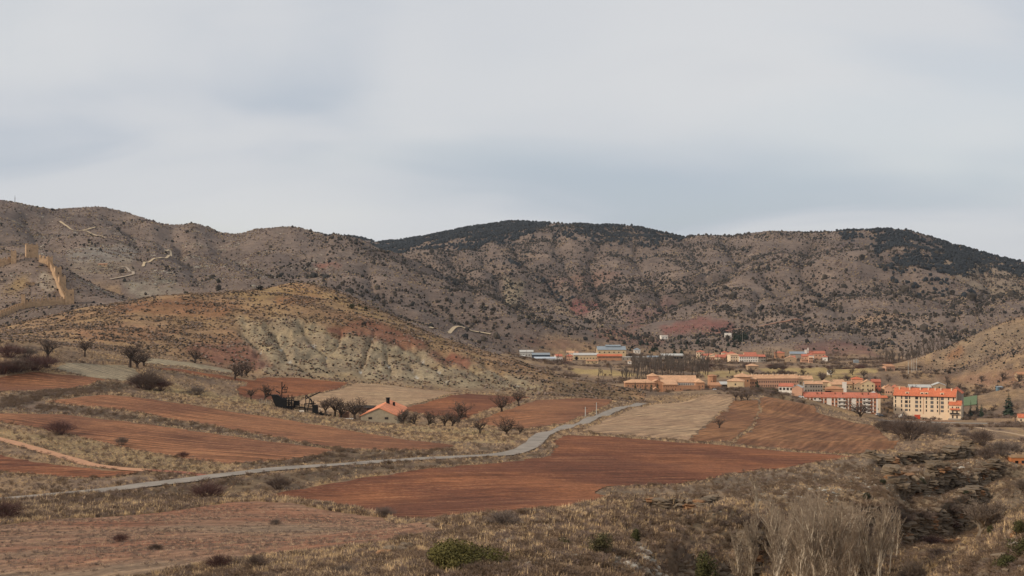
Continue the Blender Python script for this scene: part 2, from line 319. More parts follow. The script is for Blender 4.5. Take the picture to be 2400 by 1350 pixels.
# rock steps: the near side drops along each line of (bearing, distance)
CLIFFS = {'c1': ([(2040, 368), (2120, 392), (2200, 410), (2290, 424)], 4.6, 26), 'c2': ([(2085, 316), (2200, 342), (2290, 365), (2352, 380)], 5.0, 30), 'c3': ([(1985, 262), (2100, 285), (2200, 308), (2325, 336)], 5.0, 80),
          'c4': ([(1490, 247), (1560, 243), (1620, 243), (1690, 262)], 1.9, 14), 'c5': ([(1515, 150), (1580, 156), (1640, 166), (1700, 190), (1785, 232)], 4.2, 50), 'c6': ([(1240, 208), (1330, 212), (1450, 222)], .9, 8)}
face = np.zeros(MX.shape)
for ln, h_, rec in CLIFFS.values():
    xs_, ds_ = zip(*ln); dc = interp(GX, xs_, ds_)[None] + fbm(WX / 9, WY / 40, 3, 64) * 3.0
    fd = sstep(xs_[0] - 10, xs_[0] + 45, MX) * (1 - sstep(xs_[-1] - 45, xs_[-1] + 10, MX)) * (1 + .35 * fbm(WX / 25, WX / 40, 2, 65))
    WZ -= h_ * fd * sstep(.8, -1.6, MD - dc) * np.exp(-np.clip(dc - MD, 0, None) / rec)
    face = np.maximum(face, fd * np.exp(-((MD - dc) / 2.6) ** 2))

# settle the skyline of the ranges on its surveyed profile
PROF = [(-120, 455), (0, 468), (70, 481), (125, 491), (150, 488), (240, 484), (300, 499), (380, 525), (420, 528), (455, 523), (490, 533), (520, 546), (565, 548), (600, 537), (690, 531), (740, 544), (775, 554), (810, 552), (850, 559), (885, 568), (950, 561), (1000, 554), (1100, 533), (1200, 519), (1300, 524), (1400, 528), (1480, 529), (1550, 545), (1600, 556), (1640, 551), (1720, 552), (1800, 541), (1900, 545), (1980, 542), (2060, 538), (2130, 540), (2200, 563), (2300, 593), (2400, 616), (2520, 640)]
rows = (MD[:, 0] > 1300)
pyn = 675 - (WZ - CZ) / MD * F; pyr = np.where(rows[:, None], pyn, 1e9)
sil = pyr.min(0); dsil = MD[pyr.argmin(0), np.arange(NX)]
delta = np.where((GX > -120) & (GX < 2520), interp(GX, *zip(*PROF)) - sil, 0.0)
kk = np.ones(7) / 7; delta = np.convolve(np.pad(delta, 3, 'edge'), kk, 'valid'); dsil = np.convolve(np.pad(dsil, 7, 'edge'), np.ones(15) / 15, 'valid')
WZ -= delta[None] * MD / F * sstep(.62, .95, MD / dsil[None]) * (MD > 1300)

# ------------------------------------------------------------------ ground lookup
def gidx(px, D):
    px = np.clip(np.asarray(px, float), GX[0], GX[-1] - 1e-6); v = np.clip(np.log(np.asarray(D, float)), GV[0], GV[-1] - 1e-9)
    j = np.searchsorted(GX, px, 'right') - 1; i = np.searchsorted(GV, v, 'right') - 1
    return i, j, (v - GV[i]) / (GV[i + 1] - GV[i]), (px - GX[j]) / (GX[j + 1] - GX[j])
def samp(Aa, px, D):
    i, j, t, s = gidx(px, D)
    return (Aa[i, j] * (1 - s) + Aa[i, j + 1] * s) * (1 - t) + (Aa[i + 1, j] * (1 - s) + Aa[i + 1, j + 1] * s) * t
def H(x, y):
    y = np.asarray(y, float); return samp(WZ, 1200 + F * np.asarray(x) / y, y)
MPN = 675 - (WZ - CZ) / MD * F                 # frame y after relief
def hit(px, py, d0=70, d1=4200):
    """distance at which the ground seen at this bearing first rises to this elevation"""
    j = int(np.clip(np.searchsorted(GX, px), 0, NX - 1))
    colp = MPN[:, j]; ds = np.exp(GV)
    k = np.where((ds > d0) & (ds < d1) & (colp <= py))[0]
    if len(k) == 0: return d1
    k = k[0]
    if k == 0 or colp[k - 1] <= py: return float(ds[k])
    t = (colp[k - 1] - py) / (colp[k - 1] - colp[k])
    return float(ds[k - 1] + t * (ds[k] - ds[k - 1]))
def P(px, D, dz=0.0):
    x = (px - 1200) / F * D
    return Vector((x, D, float(H(x, D)) + dz))
def S(px, py, d0=70, d1=4200): return P(px, hit(px, py, d0, d1))

# ------------------------------------------------------------------ ground colour: soil, rock and turf
def mixc(a, b, t): return a * (1 - t[..., None]) + b * t[..., None]
n1 = fbm(WX / 40, WY / 40, 4, 71); n2 = fbm(WX / 9, WY / 14, 3, 72); n3 = fbm(WX / 140, WY / 140, 3, 73)
wfar = sstep(350, 1100, MD)
nf = fbm(WX / 2.6, WY / 5, 3, 74) * (1 - wfar) + fbm(WX / 13, WY / 22, 3, 75) * wfar
one = np.ones(MX.shape)
col = np.zeros(MX.shape + (3,))
valley = mixc(C(146, 119, 90), C(114, 94, 78), np.clip(0.5 + n1 * 1.3 + nf * .5, 0, 1))
valley = mixc(valley, C(162, 132, 92), np.clip(n2 * 1.6 - 0.15 + n3, 0, 1) * 0.8)
valley = mixc(valley, C(86, 72, 60), np.clip(-n2 * 1.4 - 0.1 + nf, 0, 1) * 0.6)
col[:] = valley
# grey hills
hz = WZ + fbm(WX / 120, WY / 120, 2, 81) * 9
stripe = fbm(hz / 7.0, WX / 900, 3, 82)
hl = mixc(C(124, 106, 93), C(103, 88, 79), np.clip(0.5 + fbm(WX / 170, WY / 170, 4, 83) * 1.6, 0, 1))
hl = mixc(hl, C(150, 128, 109), np.clip(fbm(WX / 45, WY / 60, 4, 84) * 1.5 + stripe * 0.5 - 0.1, 0, 1) * 0.75)
hl = mixc(hl, C(90, 77, 69), np.clip(drn * .9 + stripe * 1.3 + fbm(WX / 260, WY / 200, 3, 85) * 1.2 - 0.2, 0, 1) * 0.7)
hm = np.clip(sstep(-8, 60, MD - DHF) * np.clip((zrel + 80) / 12, 0, 1) + is_castle * 1.0, 0, 1)
col = mixc(col, hl, hm)
# brown hill
bh = mixc(C(154, 124, 90), C(134, 106, 80), np.clip(0.5 + fbm(WX / 30, WY / 18, 4, 91) * 1.6, 0, 1))
bh = mixc(bh, C(136, 98, 72), np.clip(fbm(WX / 70, WY / 40, 3, 92) * 1.8 - 0.05, 0, 1) * 0.85)
bh = mixc(bh, C(164, 134, 94), np.clip(fbm(WX / 16, WY / 8, 3, 93) * 1.8 - 0.2, 0, 1) * 0.8)
bh = mixc(bh, C(92, 76, 60), np.clip(fbm(WX / 50, WY / 14, 4, 94) * 1.8 - 0.25, 0, 1) * 0.7)
clay = mixc(C(149, 132, 105), C(134, 117, 94), np.clip(0.5 + fbm(WX / 14, WY / 25, 3, 95) * 1.7, 0, 1))
clay = mixc(clay, C(166, 140, 100), np.clip(fbm(WX / 35, WY / 35, 3, 96) * 1.9 - 0.1, 0, 1) * 0.9)
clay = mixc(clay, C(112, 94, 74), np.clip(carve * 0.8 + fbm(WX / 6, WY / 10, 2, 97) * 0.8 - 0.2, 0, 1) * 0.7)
clay = mixc(clay, C(196, 190, 178), np.clip(carve * fbm(WX / 10, WY / 10, 2, 98) * 4 - 1.1, 0, 1))
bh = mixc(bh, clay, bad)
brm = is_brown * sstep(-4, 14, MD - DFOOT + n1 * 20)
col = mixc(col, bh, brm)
EDGE = fbm(MX / 26, MP / 18, 3, 99)
def patch(poly, c, d0, d1, soft=8, wob=12, amt=0.85, grain=0.5):
    global col
    xs = [p[0] for p in poly]; ys = [p[1] for p in poly]
    m = (MX > min(xs) - 40) & (MX < max(xs) + 40) & (MP > min(ys) - 40) & (MP < max(ys) + 40) & (MD > d0) & (MD < d1)
    if not m.any(): return
    sd = poly_sd(poly, MX[m], MP[m]) + EDGE[m] * wob
    a = sstep(-soft, soft, sd) * np.clip(amt + nf[m] * grain, 0, 1)
    col[m] = col[m] * (1 - a[:, None]) + np.asarray(c) * a[:, None]
# reds and rusts on the brown hill
patch([(760, 770), (850, 745), (960, 775), (1000, 800), (1020, 820), (930, 812), (860, 790), (800, 785)], C(122, 80, 62), 600, 1000)
patch([(1000, 825), (1060, 825), (1120, 850), (1080, 862), (1020, 845)], C(124, 80, 62), 600, 1000)
patch([(470, 800), (560, 800), (640, 850), (600, 872), (500, 850), (430, 815)], C(116, 76, 64), 600, 1000, amt=0.7)
patch([(260, 715), (420, 700), (560, 720), (520, 745), (380, 740), (280, 735)], C(128, 88, 62), 600, 1000, amt=0.6)
patch([(640, 690), (700, 672), (760, 690), (720, 715), (650, 710)], C(142, 98, 66), 600, 1000, amt=0.55)
patch([(150, 770), (300, 760), (420, 775), (360, 800), (220, 800)], C(138, 96, 72), 600, 1000, amt=0.5)
patch([(540, 690), (660, 668), (780, 690), (960, 770), (1100, 822), (1120, 835), (980, 790), (860, 735), (740, 690), (600, 700)], C(156, 128, 84), 600, 1000, amt=0.5)
patch([(1290, 875), (1400, 900), (1480, 930), (1500, 945), (1440, 935), (1300, 920)], C(92, 78, 58), 600, 1000, amt=0.7)
# grey hills: red earth, pale cuts, dark terraces
for q, c, a in (
    ([(1335, 700), (1370, 690), (1410, 692), (1400, 712), (1370, 725), (1340, 715)], C(120, 76, 70), 0.9),
    ([(1460, 728), (1530, 715), (1560, 690), (1590, 700), (1545, 730), (1500, 755), (1460, 745)], C(114, 84, 76), 0.6),
    ([(1380, 775), (1450, 770), (1560, 800), (1530, 815), (1420, 800)], C(124, 88, 72), 0.6),
    ([(1545, 770), (1640, 745), (1720, 755), (1720, 780), (1640, 780), (1560, 790)], C(122, 78, 69), 0.75),
    ([(1480, 755), (1520, 758), (1500, 768), (1470, 768)], C(124, 82, 68), 0.7),
    ([(1200, 790), (1320, 795), (1400, 810), (1330, 822), (1230, 808)], C(116, 86, 72), 0.55),
    ([(1860, 810), (1960, 795), (2040, 815), (2060, 835), (1960, 832), (1880, 830)], C(112, 78, 70), 0.6),
    ([(730, 625), (790, 622), (800, 632), (740, 634)], C(140, 94, 76), 0.8),
    ([(1290, 690), (1330, 700), (1350, 730), (1320, 725)], C(150, 128, 98), 0.5),
    ([(1180, 650), (1230, 660), (1215, 695), (1180, 690)], C(152, 136, 108), 0.55),
    ([(1960, 560), (2010, 558), (2015, 572), (1960, 576)], C(96, 82, 78), 0.7),
    ([(1970, 680), (2030, 676), (2040, 692), (1980, 700)], C(96, 84, 80), 0.7),
    ([(2060, 655), (2120, 652), (2130, 664), (2070, 666)], C(94, 82, 76), 0.6),
    ([(2000, 748), (2110, 742), (2120, 752), (2010, 760)], C(152, 122, 94), 0.6),
    ([(1280, 645), (1420, 635), (1460, 650), (1400, 668), (1300, 660)], C(126, 96, 82), 0.5),
    ([(2140, 600), (2400, 700), (2400, 640), (2250, 590)], C(150, 132, 106), 0.35),
    ([(1420, 780), (1490, 780), (1480, 792), (1400, 792)], C(130, 88, 68), 0.6)):
    patch(q, c, 1300, 3900, soft=6, wob=10, amt=a)
# bare limestone ribs near the castle, pale tops
patch([(150, 590), (220, 565), (300, 562), (340, 580), (310, 612), (240, 620), (180, 615)], C(134, 124, 112), 1300, 2200, amt=0.75, grain=1.4)
patch([(280, 665), (400, 640), (440, 690), (320, 700)], C(134, 124, 108), 1050, 1700, amt=0.5, grain=1.2)
patch([(95, 640), (130, 645), (140, 670), (110, 680), (90, 665)], C(178, 162, 138), 950, 1250, amt=0.55, grain=1.5)
patch([(30, 655), (60, 640), (70, 665), (40, 690), (10, 690)], C(142, 116, 78), 950, 1250, amt=0.6)
patch([(160, 615), (300, 612), (330, 635), (260, 650), (170, 640)], C(136, 118, 96), 1300, 1600, amt=0.55)
# hill on the right: ochre face
patch([(2200, 830), (2250, 800), (2330, 775), (2400, 755), (2420, 800), (2330, 830), (2250, 850), (2190, 858)], C(138, 118, 94), 1080, 1500, amt=0.6)
patch([(2215, 835), (2250, 812), (2265, 830), (2230, 848)], C(148, 108, 76), 1080, 1500, amt=0.8)
patch([(2200, 885), (2300, 875), (2420, 865), (2420, 905), (2300, 905)], C(140, 102, 78), 1000, 1300, amt=0.5)
# meadows in the valley
meadow = [([(1330, 864), (1420, 866), (1500, 878), (1480, 884), (1400, 880), (1350, 874)], 1.0), ([(1640, 872), (1740, 868), (1760, 880), (1660, 888)], .8), ([(1775, 863), (2000, 862), (2060, 866), (2050, 874), (1900, 876), (1790, 872)], 1.0), ([(1800, 878), (2000, 876), (2030, 886), (1900, 894), (1800, 892)], .8), ([(1190, 824), (1240, 823), (1240, 830), (1195, 832)], .9)]
for q, a in meadow: patch(q, C(168, 142, 94), 950, 1500, soft=3, wob=4, amt=a, grain=.2)
# grassy strip by the farm, dark banks, stubble
patch([(400, 900), (700, 962), (900, 992), (1100, 1000), (1210, 1022), (1200, 1045), (1000, 1028), (800, 995), (600, 960), (420, 935), (330, 915)], C(158, 136, 94), 380, 640, amt=0.7, grain=.9)
patch([(0, 930), (150, 903), (250, 895), (330, 905), (250, 922), (120, 938), (0, 965)], C(84, 72, 56), 380, 620, amt=0.8)
patch([(0, 972), (110, 950), (350, 978), (560, 1008), (780, 1052), (600, 1026), (300, 985), (100, 962)], C(88, 74, 58), 330, 520, soft=4, amt=0.7)
patch([(540, 1088), (700, 1074), (800, 1056), (1000, 1056), (1190, 1052), (1180, 1062), (1000, 1070), (800, 1084), (600, 1100)], C(92, 78, 62), 270, 460, soft=4, amt=0.75)
patch([(0, 1180), (300, 1156), (560, 1120), (900, 1088), (1200, 1072), (1270, 1062), (1200, 1078), (900, 1106), (600, 1150), (400, 1175), (0, 1215)], C(98, 82, 64), 200, 380, soft=4, amt=0.75)
patch([(1400, 1150), (1560, 1142), (1750, 1108), (1950, 1080), (2100, 1062), (2150, 1085), (1900, 1140), (1700, 1180), (1450, 1200)], C(116, 99, 80), 180, 480, amt=0.7)
patch([(1560, 1200), (1900, 1130), (2100, 1110), (2330, 1080), (2420, 1100), (2420, 1200), (2150, 1320), (1700, 1350)], C(138, 118, 92), 110, 480, amt=0.55)
patch([(2120, 1280), (2200, 1220), (2330, 1200), (2400, 1190), (2300, 1250), (2180, 1330)], C(160, 132, 86), 180, 340, amt=0.7, grain=.8)
patch([(2170, 1350), (2300, 1270), (2420, 1200), (2420, 1360)], C(124, 104, 82), 70, 190, amt=0.6, grain=1.0)
patch([(2090, 984), (2230, 984), (2240, 992), (2090, 996)], C(150, 112, 84), 700, 1000, soft=4, amt=0.8)
patch([(1440, 918), (1700, 918), (1700, 926), (1540, 934), (1450, 930)], C(132, 110, 84), 780, 1000, soft=5, amt=0.7)
patch([(-50, 1000), (200, 1030), (420, 1078), (540, 1095), (480, 1110), (330, 1100), (120, 1060), (-50, 1020)], C(148, 126, 88), 270, 420, soft=5, amt=0.6)

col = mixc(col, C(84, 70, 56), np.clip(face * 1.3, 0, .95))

# ------------------------------------------------------------------ materials
def new_mat(name):
    m = bpy.data.materials.new(name); m.use_nodes = True
    nt = m.node_tree; b = nt.nodes['Principled BSDF']
    b.inputs['Roughness'].default_value = 0.9
    b.inputs['Specular IOR Level'].default_value = 0.15
    return m, nt, b
def nd(nt, t, **kw):
    n = nt.nodes.new(t)
    for k, v in kw.items(): setattr(n, k, v)
    return n
def noise_node(nt, vec, scale, detail=3, rough=0.6):
    n = nd(nt, 'ShaderNodeTexNoise'); nt.links.new(vec, n.inputs['Vector'])
    n.inputs['Scale'].default_value = scale; n.inputs['Detail'].default_value = detail; n.inputs['Roughness'].default_value = rough
    return n.outputs['Fac']
def mrange(nt, src, a, b, c, d):
    n = nd(nt, 'ShaderNodeMapRange'); nt.links.new(src, n.inputs[0])
    for i, v in enumerate((a, b, c, d)): n.inputs[i + 1].default_value = v
    return n.outputs[0]
def mmul(nt, a, b):
    n = nd(nt, 'ShaderNodeMath', operation='MULTIPLY'); nt.links.new(a, n.inputs[0]); nt.links.new(b, n.inputs[1]); return n.outputs[0]
def scale_col(nt, colsock, facsock):
    n = nd(nt, 'ShaderNodeVectorMath', operation='SCALE'); nt.links.new(colsock, n.inputs[0]); nt.links.new(facsock, n.inputs['Scale']); return n.outputs[0]
def add_bump(nt, b, h, strength, dist):
    n = nd(nt, 'ShaderNodeBump'); n.inputs['Strength'].default_value = strength; n.inputs['Distance'].default_value = dist
    nt.links.new(h, n.inputs['Height']); nt.links.new(n.outputs[0], b.inputs['Normal'])
MATS = {}
def mat(name, rgb, var=0.25, scale=1.5, bump=0.0, rough=0.9, spec=0.15, inst=0.0, k=1.0, stretch=(1, 1, 1)):
    """plain surface with procedural mottling; inst = brightness change from one copy to the next"""
    if name in MATS: return MATS[name]
    m, nt, b = new_mat(name)
    tcn = nd(nt, 'ShaderNodeTexCoord'); mp = nd(nt, 'ShaderNodeMapping'); nt.links.new(tcn.outputs['Object'], mp.inputs[0])
    mp.inputs['Scale'].default_value = stretch
    v = noise_node(nt, mp.outputs[0], scale, 4)
    f = mrange(nt, v, 0.25, 0.75, 1 - var, 1 + var)
    if inst:
        oi = nd(nt, 'ShaderNodeObjectInfo')
        f = mmul(nt, f, mrange(nt, oi.outputs['Random'], 0, 1, 1 - inst, 1 + inst))
    cn = nd(nt, 'ShaderNodeRGB'); cn.outputs[0].default_value = C4(*rgb, k)
    nt.links.new(scale_col(nt, cn.outputs[0], f), b.inputs['Base Color'])
    b.inputs['Roughness'].default_value = rough; b.inputs['Specular IOR Level'].default_value = spec
    if bump: add_bump(nt, b, v, bump, 0.1)
    MATS[name] = m
    return m
# ground: colour carried by the land itself, broken up by grain of several sizes
def ground_mat():
    m, nt, b = new_mat('ground')
    at = nd(nt, 'ShaderNodeAttribute', attribute_name='soil'); geo = nd(nt, 'ShaderNodeNewGeometry')
    a = noise_node(nt, geo.outputs['Position'], 0.9, 5, 0.65); c = noise_node(nt, geo.outputs['Position'], 0.11, 4, 0.6); d = noise_node(nt, geo.outputs['Position'], 0.022, 4, 0.6)
    f = mmul(nt, mmul(nt, mrange(nt, a, 0.25, 0.75, 0.5, 1.5), mrange(nt, c, 0.25, 0.75, 0.72, 1.28)), mrange(nt, d, 0.3, 0.7, 0.85, 1.15))
    nt.links.new(scale_col(nt, at.outputs['Color'], f), b.inputs['Base Color'])
    add_bump(nt, b, c, 0.6, 2.0)
    return m
M_GROUND = ground_mat()
def field_mat(name, c1, c2, period, fur=0.25, straw=0.0, bump=0.5):
    m, nt, b = new_mat(name)
    geo = nd(nt, 'ShaderNodeNewGeometry'); at = nd(nt, 'ShaderNodeAttribute', attribute_name='across')
    big = noise_node(nt, geo.outputs['Position'], 0.03, 4, 0.55); mid = noise_node(nt, geo.outputs['Position'], 0.35, 4, 0.65); fin = noise_node(nt, geo.outputs['Position'], 1.6, 4, 0.7)
    mix = nd(nt, 'ShaderNodeMix', data_type='RGBA'); nt.links.new(mrange(nt, big, 0.4, 0.6, 0, 1), mix.inputs[0])
    mix.inputs[6].default_value = tuple(c1) + (1,); mix.inputs[7].default_value = tuple(c2) + (1,)
    # furrows: a wave across the ploughing direction, wobbled by noise
    w1 = nd(nt, 'ShaderNodeMath', operation='MULTIPLY'); nt.links.new(at.outputs['Fac'], w1.inputs[0]); w1.inputs[1].default_value = 2 * math.pi / period
    w2 = nd(nt, 'ShaderNodeMath', operation='MULTIPLY_ADD'); nt.links.new(mid, w2.inputs[0]); w2.inputs[1].default_value = 3.0; nt.links.new(w1.outputs[0], w2.inputs[2])
    w3 = nd(nt, 'ShaderNodeMath', operation='SINE'); nt.links.new(w2.outputs[0], w3.inputs[0])
    # long streaks along the furrows
    cmb = nd(nt, 'ShaderNodeCombineXYZ'); nt.links.new(at.outputs['Fac'], cmb.inputs[0])
    at2 = nd(nt, 'ShaderNodeAttribute', attribute_name='along'); sm = nd(nt, 'ShaderNodeMath', operation='MULTIPLY'); nt.links.new(at2.outputs['Fac'], sm.inputs[0]); sm.inputs[1].default_value = 0.06
    nt.links.new(sm.outputs[0], cmb.inputs[1])
    stv = noise_node(nt, cmb.outputs[0], 0.45, 4, 0.7)
    f = mmul(nt, mmul(nt, mrange(nt, w3.outputs[0], -1, 1, 1 - fur, 1 + fur), mrange(nt, fin, 0.25, 0.75, 0.6, 1.4)), mrange(nt, stv, 0.36, 0.64, 0.64, 1.36))
    f = mmul(nt, f, mrange(nt, mid, 0.3, 0.7, 0.74, 1.26))
    cs = scale_col(nt, mix.outputs[2], f)
    if straw:
        mx = nd(nt, 'ShaderNodeMix', data_type='RGBA'); nt.links.new(mrange(nt, mmul(nt, fin, stv), 0.30, 0.42, 0, straw), mx.inputs[0])
        nt.links.new(cs, mx.inputs[6]); mx.inputs[7].default_value = C4(172, 142, 100); cs = mx.outputs[2]
    nt.links.new(cs, b.inputs['Base Color'])
    hh = nd(nt, 'ShaderNodeMath', operation='MULTIPLY_ADD'); nt.links.new(fin, hh.inputs[0]); hh.inputs[1].default_value = 2.5; nt.links.new(w3.outputs[0], hh.inputs[2])
    add_bump(nt, b, hh.outputs[0], bump, 0.12)
    return m

# ------------------------------------------------------------------ object helpers
def tag(o, label=None, cat=None, group=None, kind=None):
    if label: o['label'] = label
    if cat: o['category'] = cat
    if group: o['group'] = group
    if kind: o['kind'] = kind
    return o
def mesh_obj(name, verts, faces, m, parent=None, smooth=False):
    me = bpy.data.meshes.new(name); me.from_pydata(verts, [], faces); me.update()
    if smooth: me.shade_smooth()
    if m: me.materials.append(m)
    o = bpy.data.objects.new(name, me); COL.objects.link(o)
    if parent: o.parent = parent
    return o
def link(name, me, parent=None):
    o = bpy.data.objects.new(name, me); COL.objects.link(o)
    if parent: o.parent = parent
    return o
def empty(name, loc, rz=0.0, label=None, cat=None, group=None):
    o = bpy.data.objects.new(name, None); COL.objects.link(o); o.empty_display_size = 0.5
    o.location = loc; o.rotation_euler = (0, 0, rz)
    return tag(o, label, cat, group)
def copy_tree(o, parent=None):
    c = o.copy(); COL.objects.link(c); c.parent = parent
    for ch in list(o.children): copy_tree(ch, c)
    return c

# ------------------------------------------------------------------ the land, split into its main forms
col = np.where(is_right[..., None], col * np.array([.96, .97, 1.02]), col)
fc = lambda a: a[:-1, :-1]
cls = np.zeros((NV - 1, NX - 1), int)
cls[fc(is_hills)] = 3; cls[fc(is_right)] = 4; cls[fc(is_castle)] = 2; cls[fc(is_brown)] = 1
idx = np.arange(NV * NX).reshape(NV, NX)
quads = np.stack([idx[:-1, :-1], idx[:-1, 1:], idx[1:, 1:], idx[1:, :-1]], -1)
VV = np.stack([WX, WY, WZ], -1).reshape(-1, 3).astype(np.float32); CC = np.concatenate([col.reshape(-1, 3), np.ones((NV * NX, 1))], 1).astype(np.float32)
for k, nm in enumerate(('ground', 'brown_hill', 'castle_hill', 'hills', 'ochre_hill')):
    q = quads[cls == k]; used, inv = np.unique(q, return_inverse=True); q = inv.reshape(-1, 4).astype(np.int32)
    me = bpy.data.meshes.new(nm)
    me.vertices.add(len(used)); me.vertices.foreach_set('co', VV[used].ravel())
    me.loops.add(q.size); me.loops.foreach_set('vertex_index', q.ravel())
    me.polygons.add(len(q)); me.polygons.foreach_set('loop_start', np.arange(0, q.size, 4, dtype=np.int32)); me.polygons.foreach_set('loop_total', np.full(len(q), 4, dtype=np.int32))
    me.update(calc_edges=True); me.shade_smooth()
    ca = me.color_attributes.new('soil', 'FLOAT_COLOR', 'POINT'); ca.data.foreach_set('color', CC[used].ravel())
    me.materials.append(M_GROUND)
    o = bpy.data.objects.new(nm, me); COL.objects.link(o); o['kind'] = 'structure'

# ------------------------------------------------------------------ draped sheets: fields, road, tracks
BUSY = np.zeros(MX.shape, bool)                 # ground covered by a field or a road: no wild growth here
def world_poly(poly):
    return [(v.x, v.y) for v in (S(px, py, d0, d1) for px, py, d0, d1 in poly)]
def drape(name, poly_xy, m, direction=None, step=2.5, jit=0.7, lift=0.12, clod=0.05, busy=True):
    pts = []
    n = len(poly_xy)
    for i in range(n):
        a = Vector(poly_xy[i]); b = Vector(poly_xy[(i + 1) % n]); L = (b - a).length
        k = max(1, int(L / step))
        for j in range(k):
            p = a.lerp(b, j / k)
            if jit: p += Vector((random.uniform(-jit, jit) + 1.8 * float(perlin(p.x / 9, p.y / 9, 5)), random.uniform(-jit, jit) + 1.8 * float(perlin(p.x / 9, p.y / 9, 8))))
            pts.append(p)
    nb = len(pts)
    xs = [p.x for p in pts]; ys = [p.y for p in pts]
    gx = np.arange(min(xs), max(xs), step * 1.15); gy = np.arange(min(ys), max(ys), step * 1.15)
    X, Y = np.meshgrid(gx, gy); X = X + rng.uniform(-.3, .3, X.shape) * step; Y = Y + rng.uniform(-.3, .3, Y.shape) * step
    sdv = poly_sd([(p.x, p.y) for p in pts], X.ravel(), Y.ravel())
    ok = sdv > step * 0.5
    pts += [Vector((x, y)) for x, y in zip(X.ravel()[ok], Y.ravel()[ok])]
    r = delaunay_2d_cdt(pts, [(i, (i + 1) % nb) for i in range(nb)], [], 1, 1e-4)
    vx = np.array([v.x for v in r[0]]); vy = np.array([v.y for v in r[0]])
    vz = H(vx, vy) + lift + clod * fbm(vx / 1.7, vy / 1.7, 2, 101)
    fs = [f if (vx[f[1]] - vx[f[0]]) * (vy[f[2]] - vy[f[0]]) - (vx[f[2]] - vx[f[0]]) * (vy[f[1]] - vy[f[0]]) > 0 else f[::-1] for f in r[2]]
    o = mesh_obj(name, list(zip(vx, vy, vz)), fs, m, smooth=True); o['kind'] = 'structure'
    if direction is not None:
        dxy = np.array(direction, float); dxy /= np.linalg.norm(dxy)
        for nm, w in (('across', vx * -dxy[1] + vy * dxy[0]), ('along', vx * dxy[0] + vy * dxy[1])):
            at = o.data.attributes.new(nm, 'FLOAT', 'POINT'); at.data.foreach_set('value', (w + 2 * fbm(vx / 90, vy / 90, 2, 103)).astype(np.float32))
    if busy:
        P_ = np.array(poly_xy); lo, hi = P_.min(0) - 2, P_.max(0) + 2
        mm = (WX > lo[0]) & (WX < hi[0]) & (WY > lo[1]) & (WY < hi[1])
        BUSY[mm] |= poly_sd(poly_xy, WX[mm], WY[mm]) > -0.4
    return o
def ribbon(name, line, width, m, lift=0.16, busy=True, step=3.0):
    """a strip of road laid along (frame x, distance) points, flat across its width"""
    pw = [Vector(((px - 1200) / F * D, D)) for px, D in line]
    # Catmull-Rom resample
    pts = []
    for i in range(len(pw) - 1):
        p0, p1, p2, p3 = pw[max(i - 1, 0)], pw[i], pw[i + 1], pw[min(i + 2, len(pw) - 1)]
        k = max(2, int((p2 - p1).length / step))
        for j in range(k):
            t = j / k
            pts.append(p1 + 0.5 * t * (p2 - p0 + t * (2 * p0 - 5 * p1 + 4 * p2 - p3 + t * (3 * (p1 - p2) + p3 - p0))))
    pts.append(pw[-1])
    vs_, fs = [], []
    nac = 6
    for i, p in enumerate(pts):
        tdir = (pts[min(i + 1, len(pts) - 1)] - pts[max(i - 1, 0)]).normalized(); nrm = Vector((-tdir.y, tdir.x))
        wloc = width * (1 + 0.07 * math.sin(i * 0.9) + random.uniform(-.04, .04))
        row = [p + nrm * wloc * (j / (nac - 1) - 0.5) for j in range(nac)]
        zc = [float(H(q.x, q.y)) for q in row]; zm = sum(zc) / nac
        for j, q in enumerate(row): vs_.append((q.x, q.y, max(zc[j], 0.5 * zm + 0.5 * zc[j]) + lift))
        if i:
            for j in range(nac - 1): a = (i - 1) * nac + j; b = i * nac + j; fs.append((a, a + 1, b + 1, b))
    vx = np.array(vs_)
    f0 = fs[0]; a, b, c = vx[f0[0]], vx[f0[1]], vx[f0[2]]
    if (b[0] - a[0]) * (c[1] - a[1]) - (c[0] - a[0]) * (b[1] - a[1]) < 0: fs = [f[::-1] for f in fs]
    o = mesh_obj(name, vs_, fs, m, smooth=True); o['kind'] = 'structure'
    if busy:
        lo = vx.min(0) - 5; hi = vx.max(0) + 5
        mm = (WX > lo[0]) & (WX < hi[0]) & (WY > lo[1]) & (WY < hi[1])
        BUSY[mm] |= line_d([tuple(p) for p in pts[::2] + [pts[-1]]], WX[mm], WY[mm]) < width * 0.5 * float(busy)
    return o

RED1, RED2 = C(128, 72, 52), C(112, 62, 46)
m_red = field_mat('red_plough', C(138, 87, 57), C(108, 66, 46), 2.2, 0.22, 0.45)
m_red_w = field_mat('red_plough_worn', C(145, 98, 67), C(119, 78, 55), 3.0, 0.2, 0.55)
m_rust = field_mat('rust_plough', C(141, 99, 66), C(118, 80, 55), 2.6, 0.1, 0.3)
m_tan = field_mat('tan_tilth', C(166, 137, 106), C(154, 124, 96), 4.0, 0.07, 0.3, 0.3)
m_stub = field_mat('grey_stubble', C(150, 134, 108), C(136, 122, 100), 3.0, 0.12, 0.5, 0.4)
m_fal = field_mat('fallow_turf', C(140, 96, 72), C(136, 112, 90), 9.0, 0.05, 0.5, 0.6)

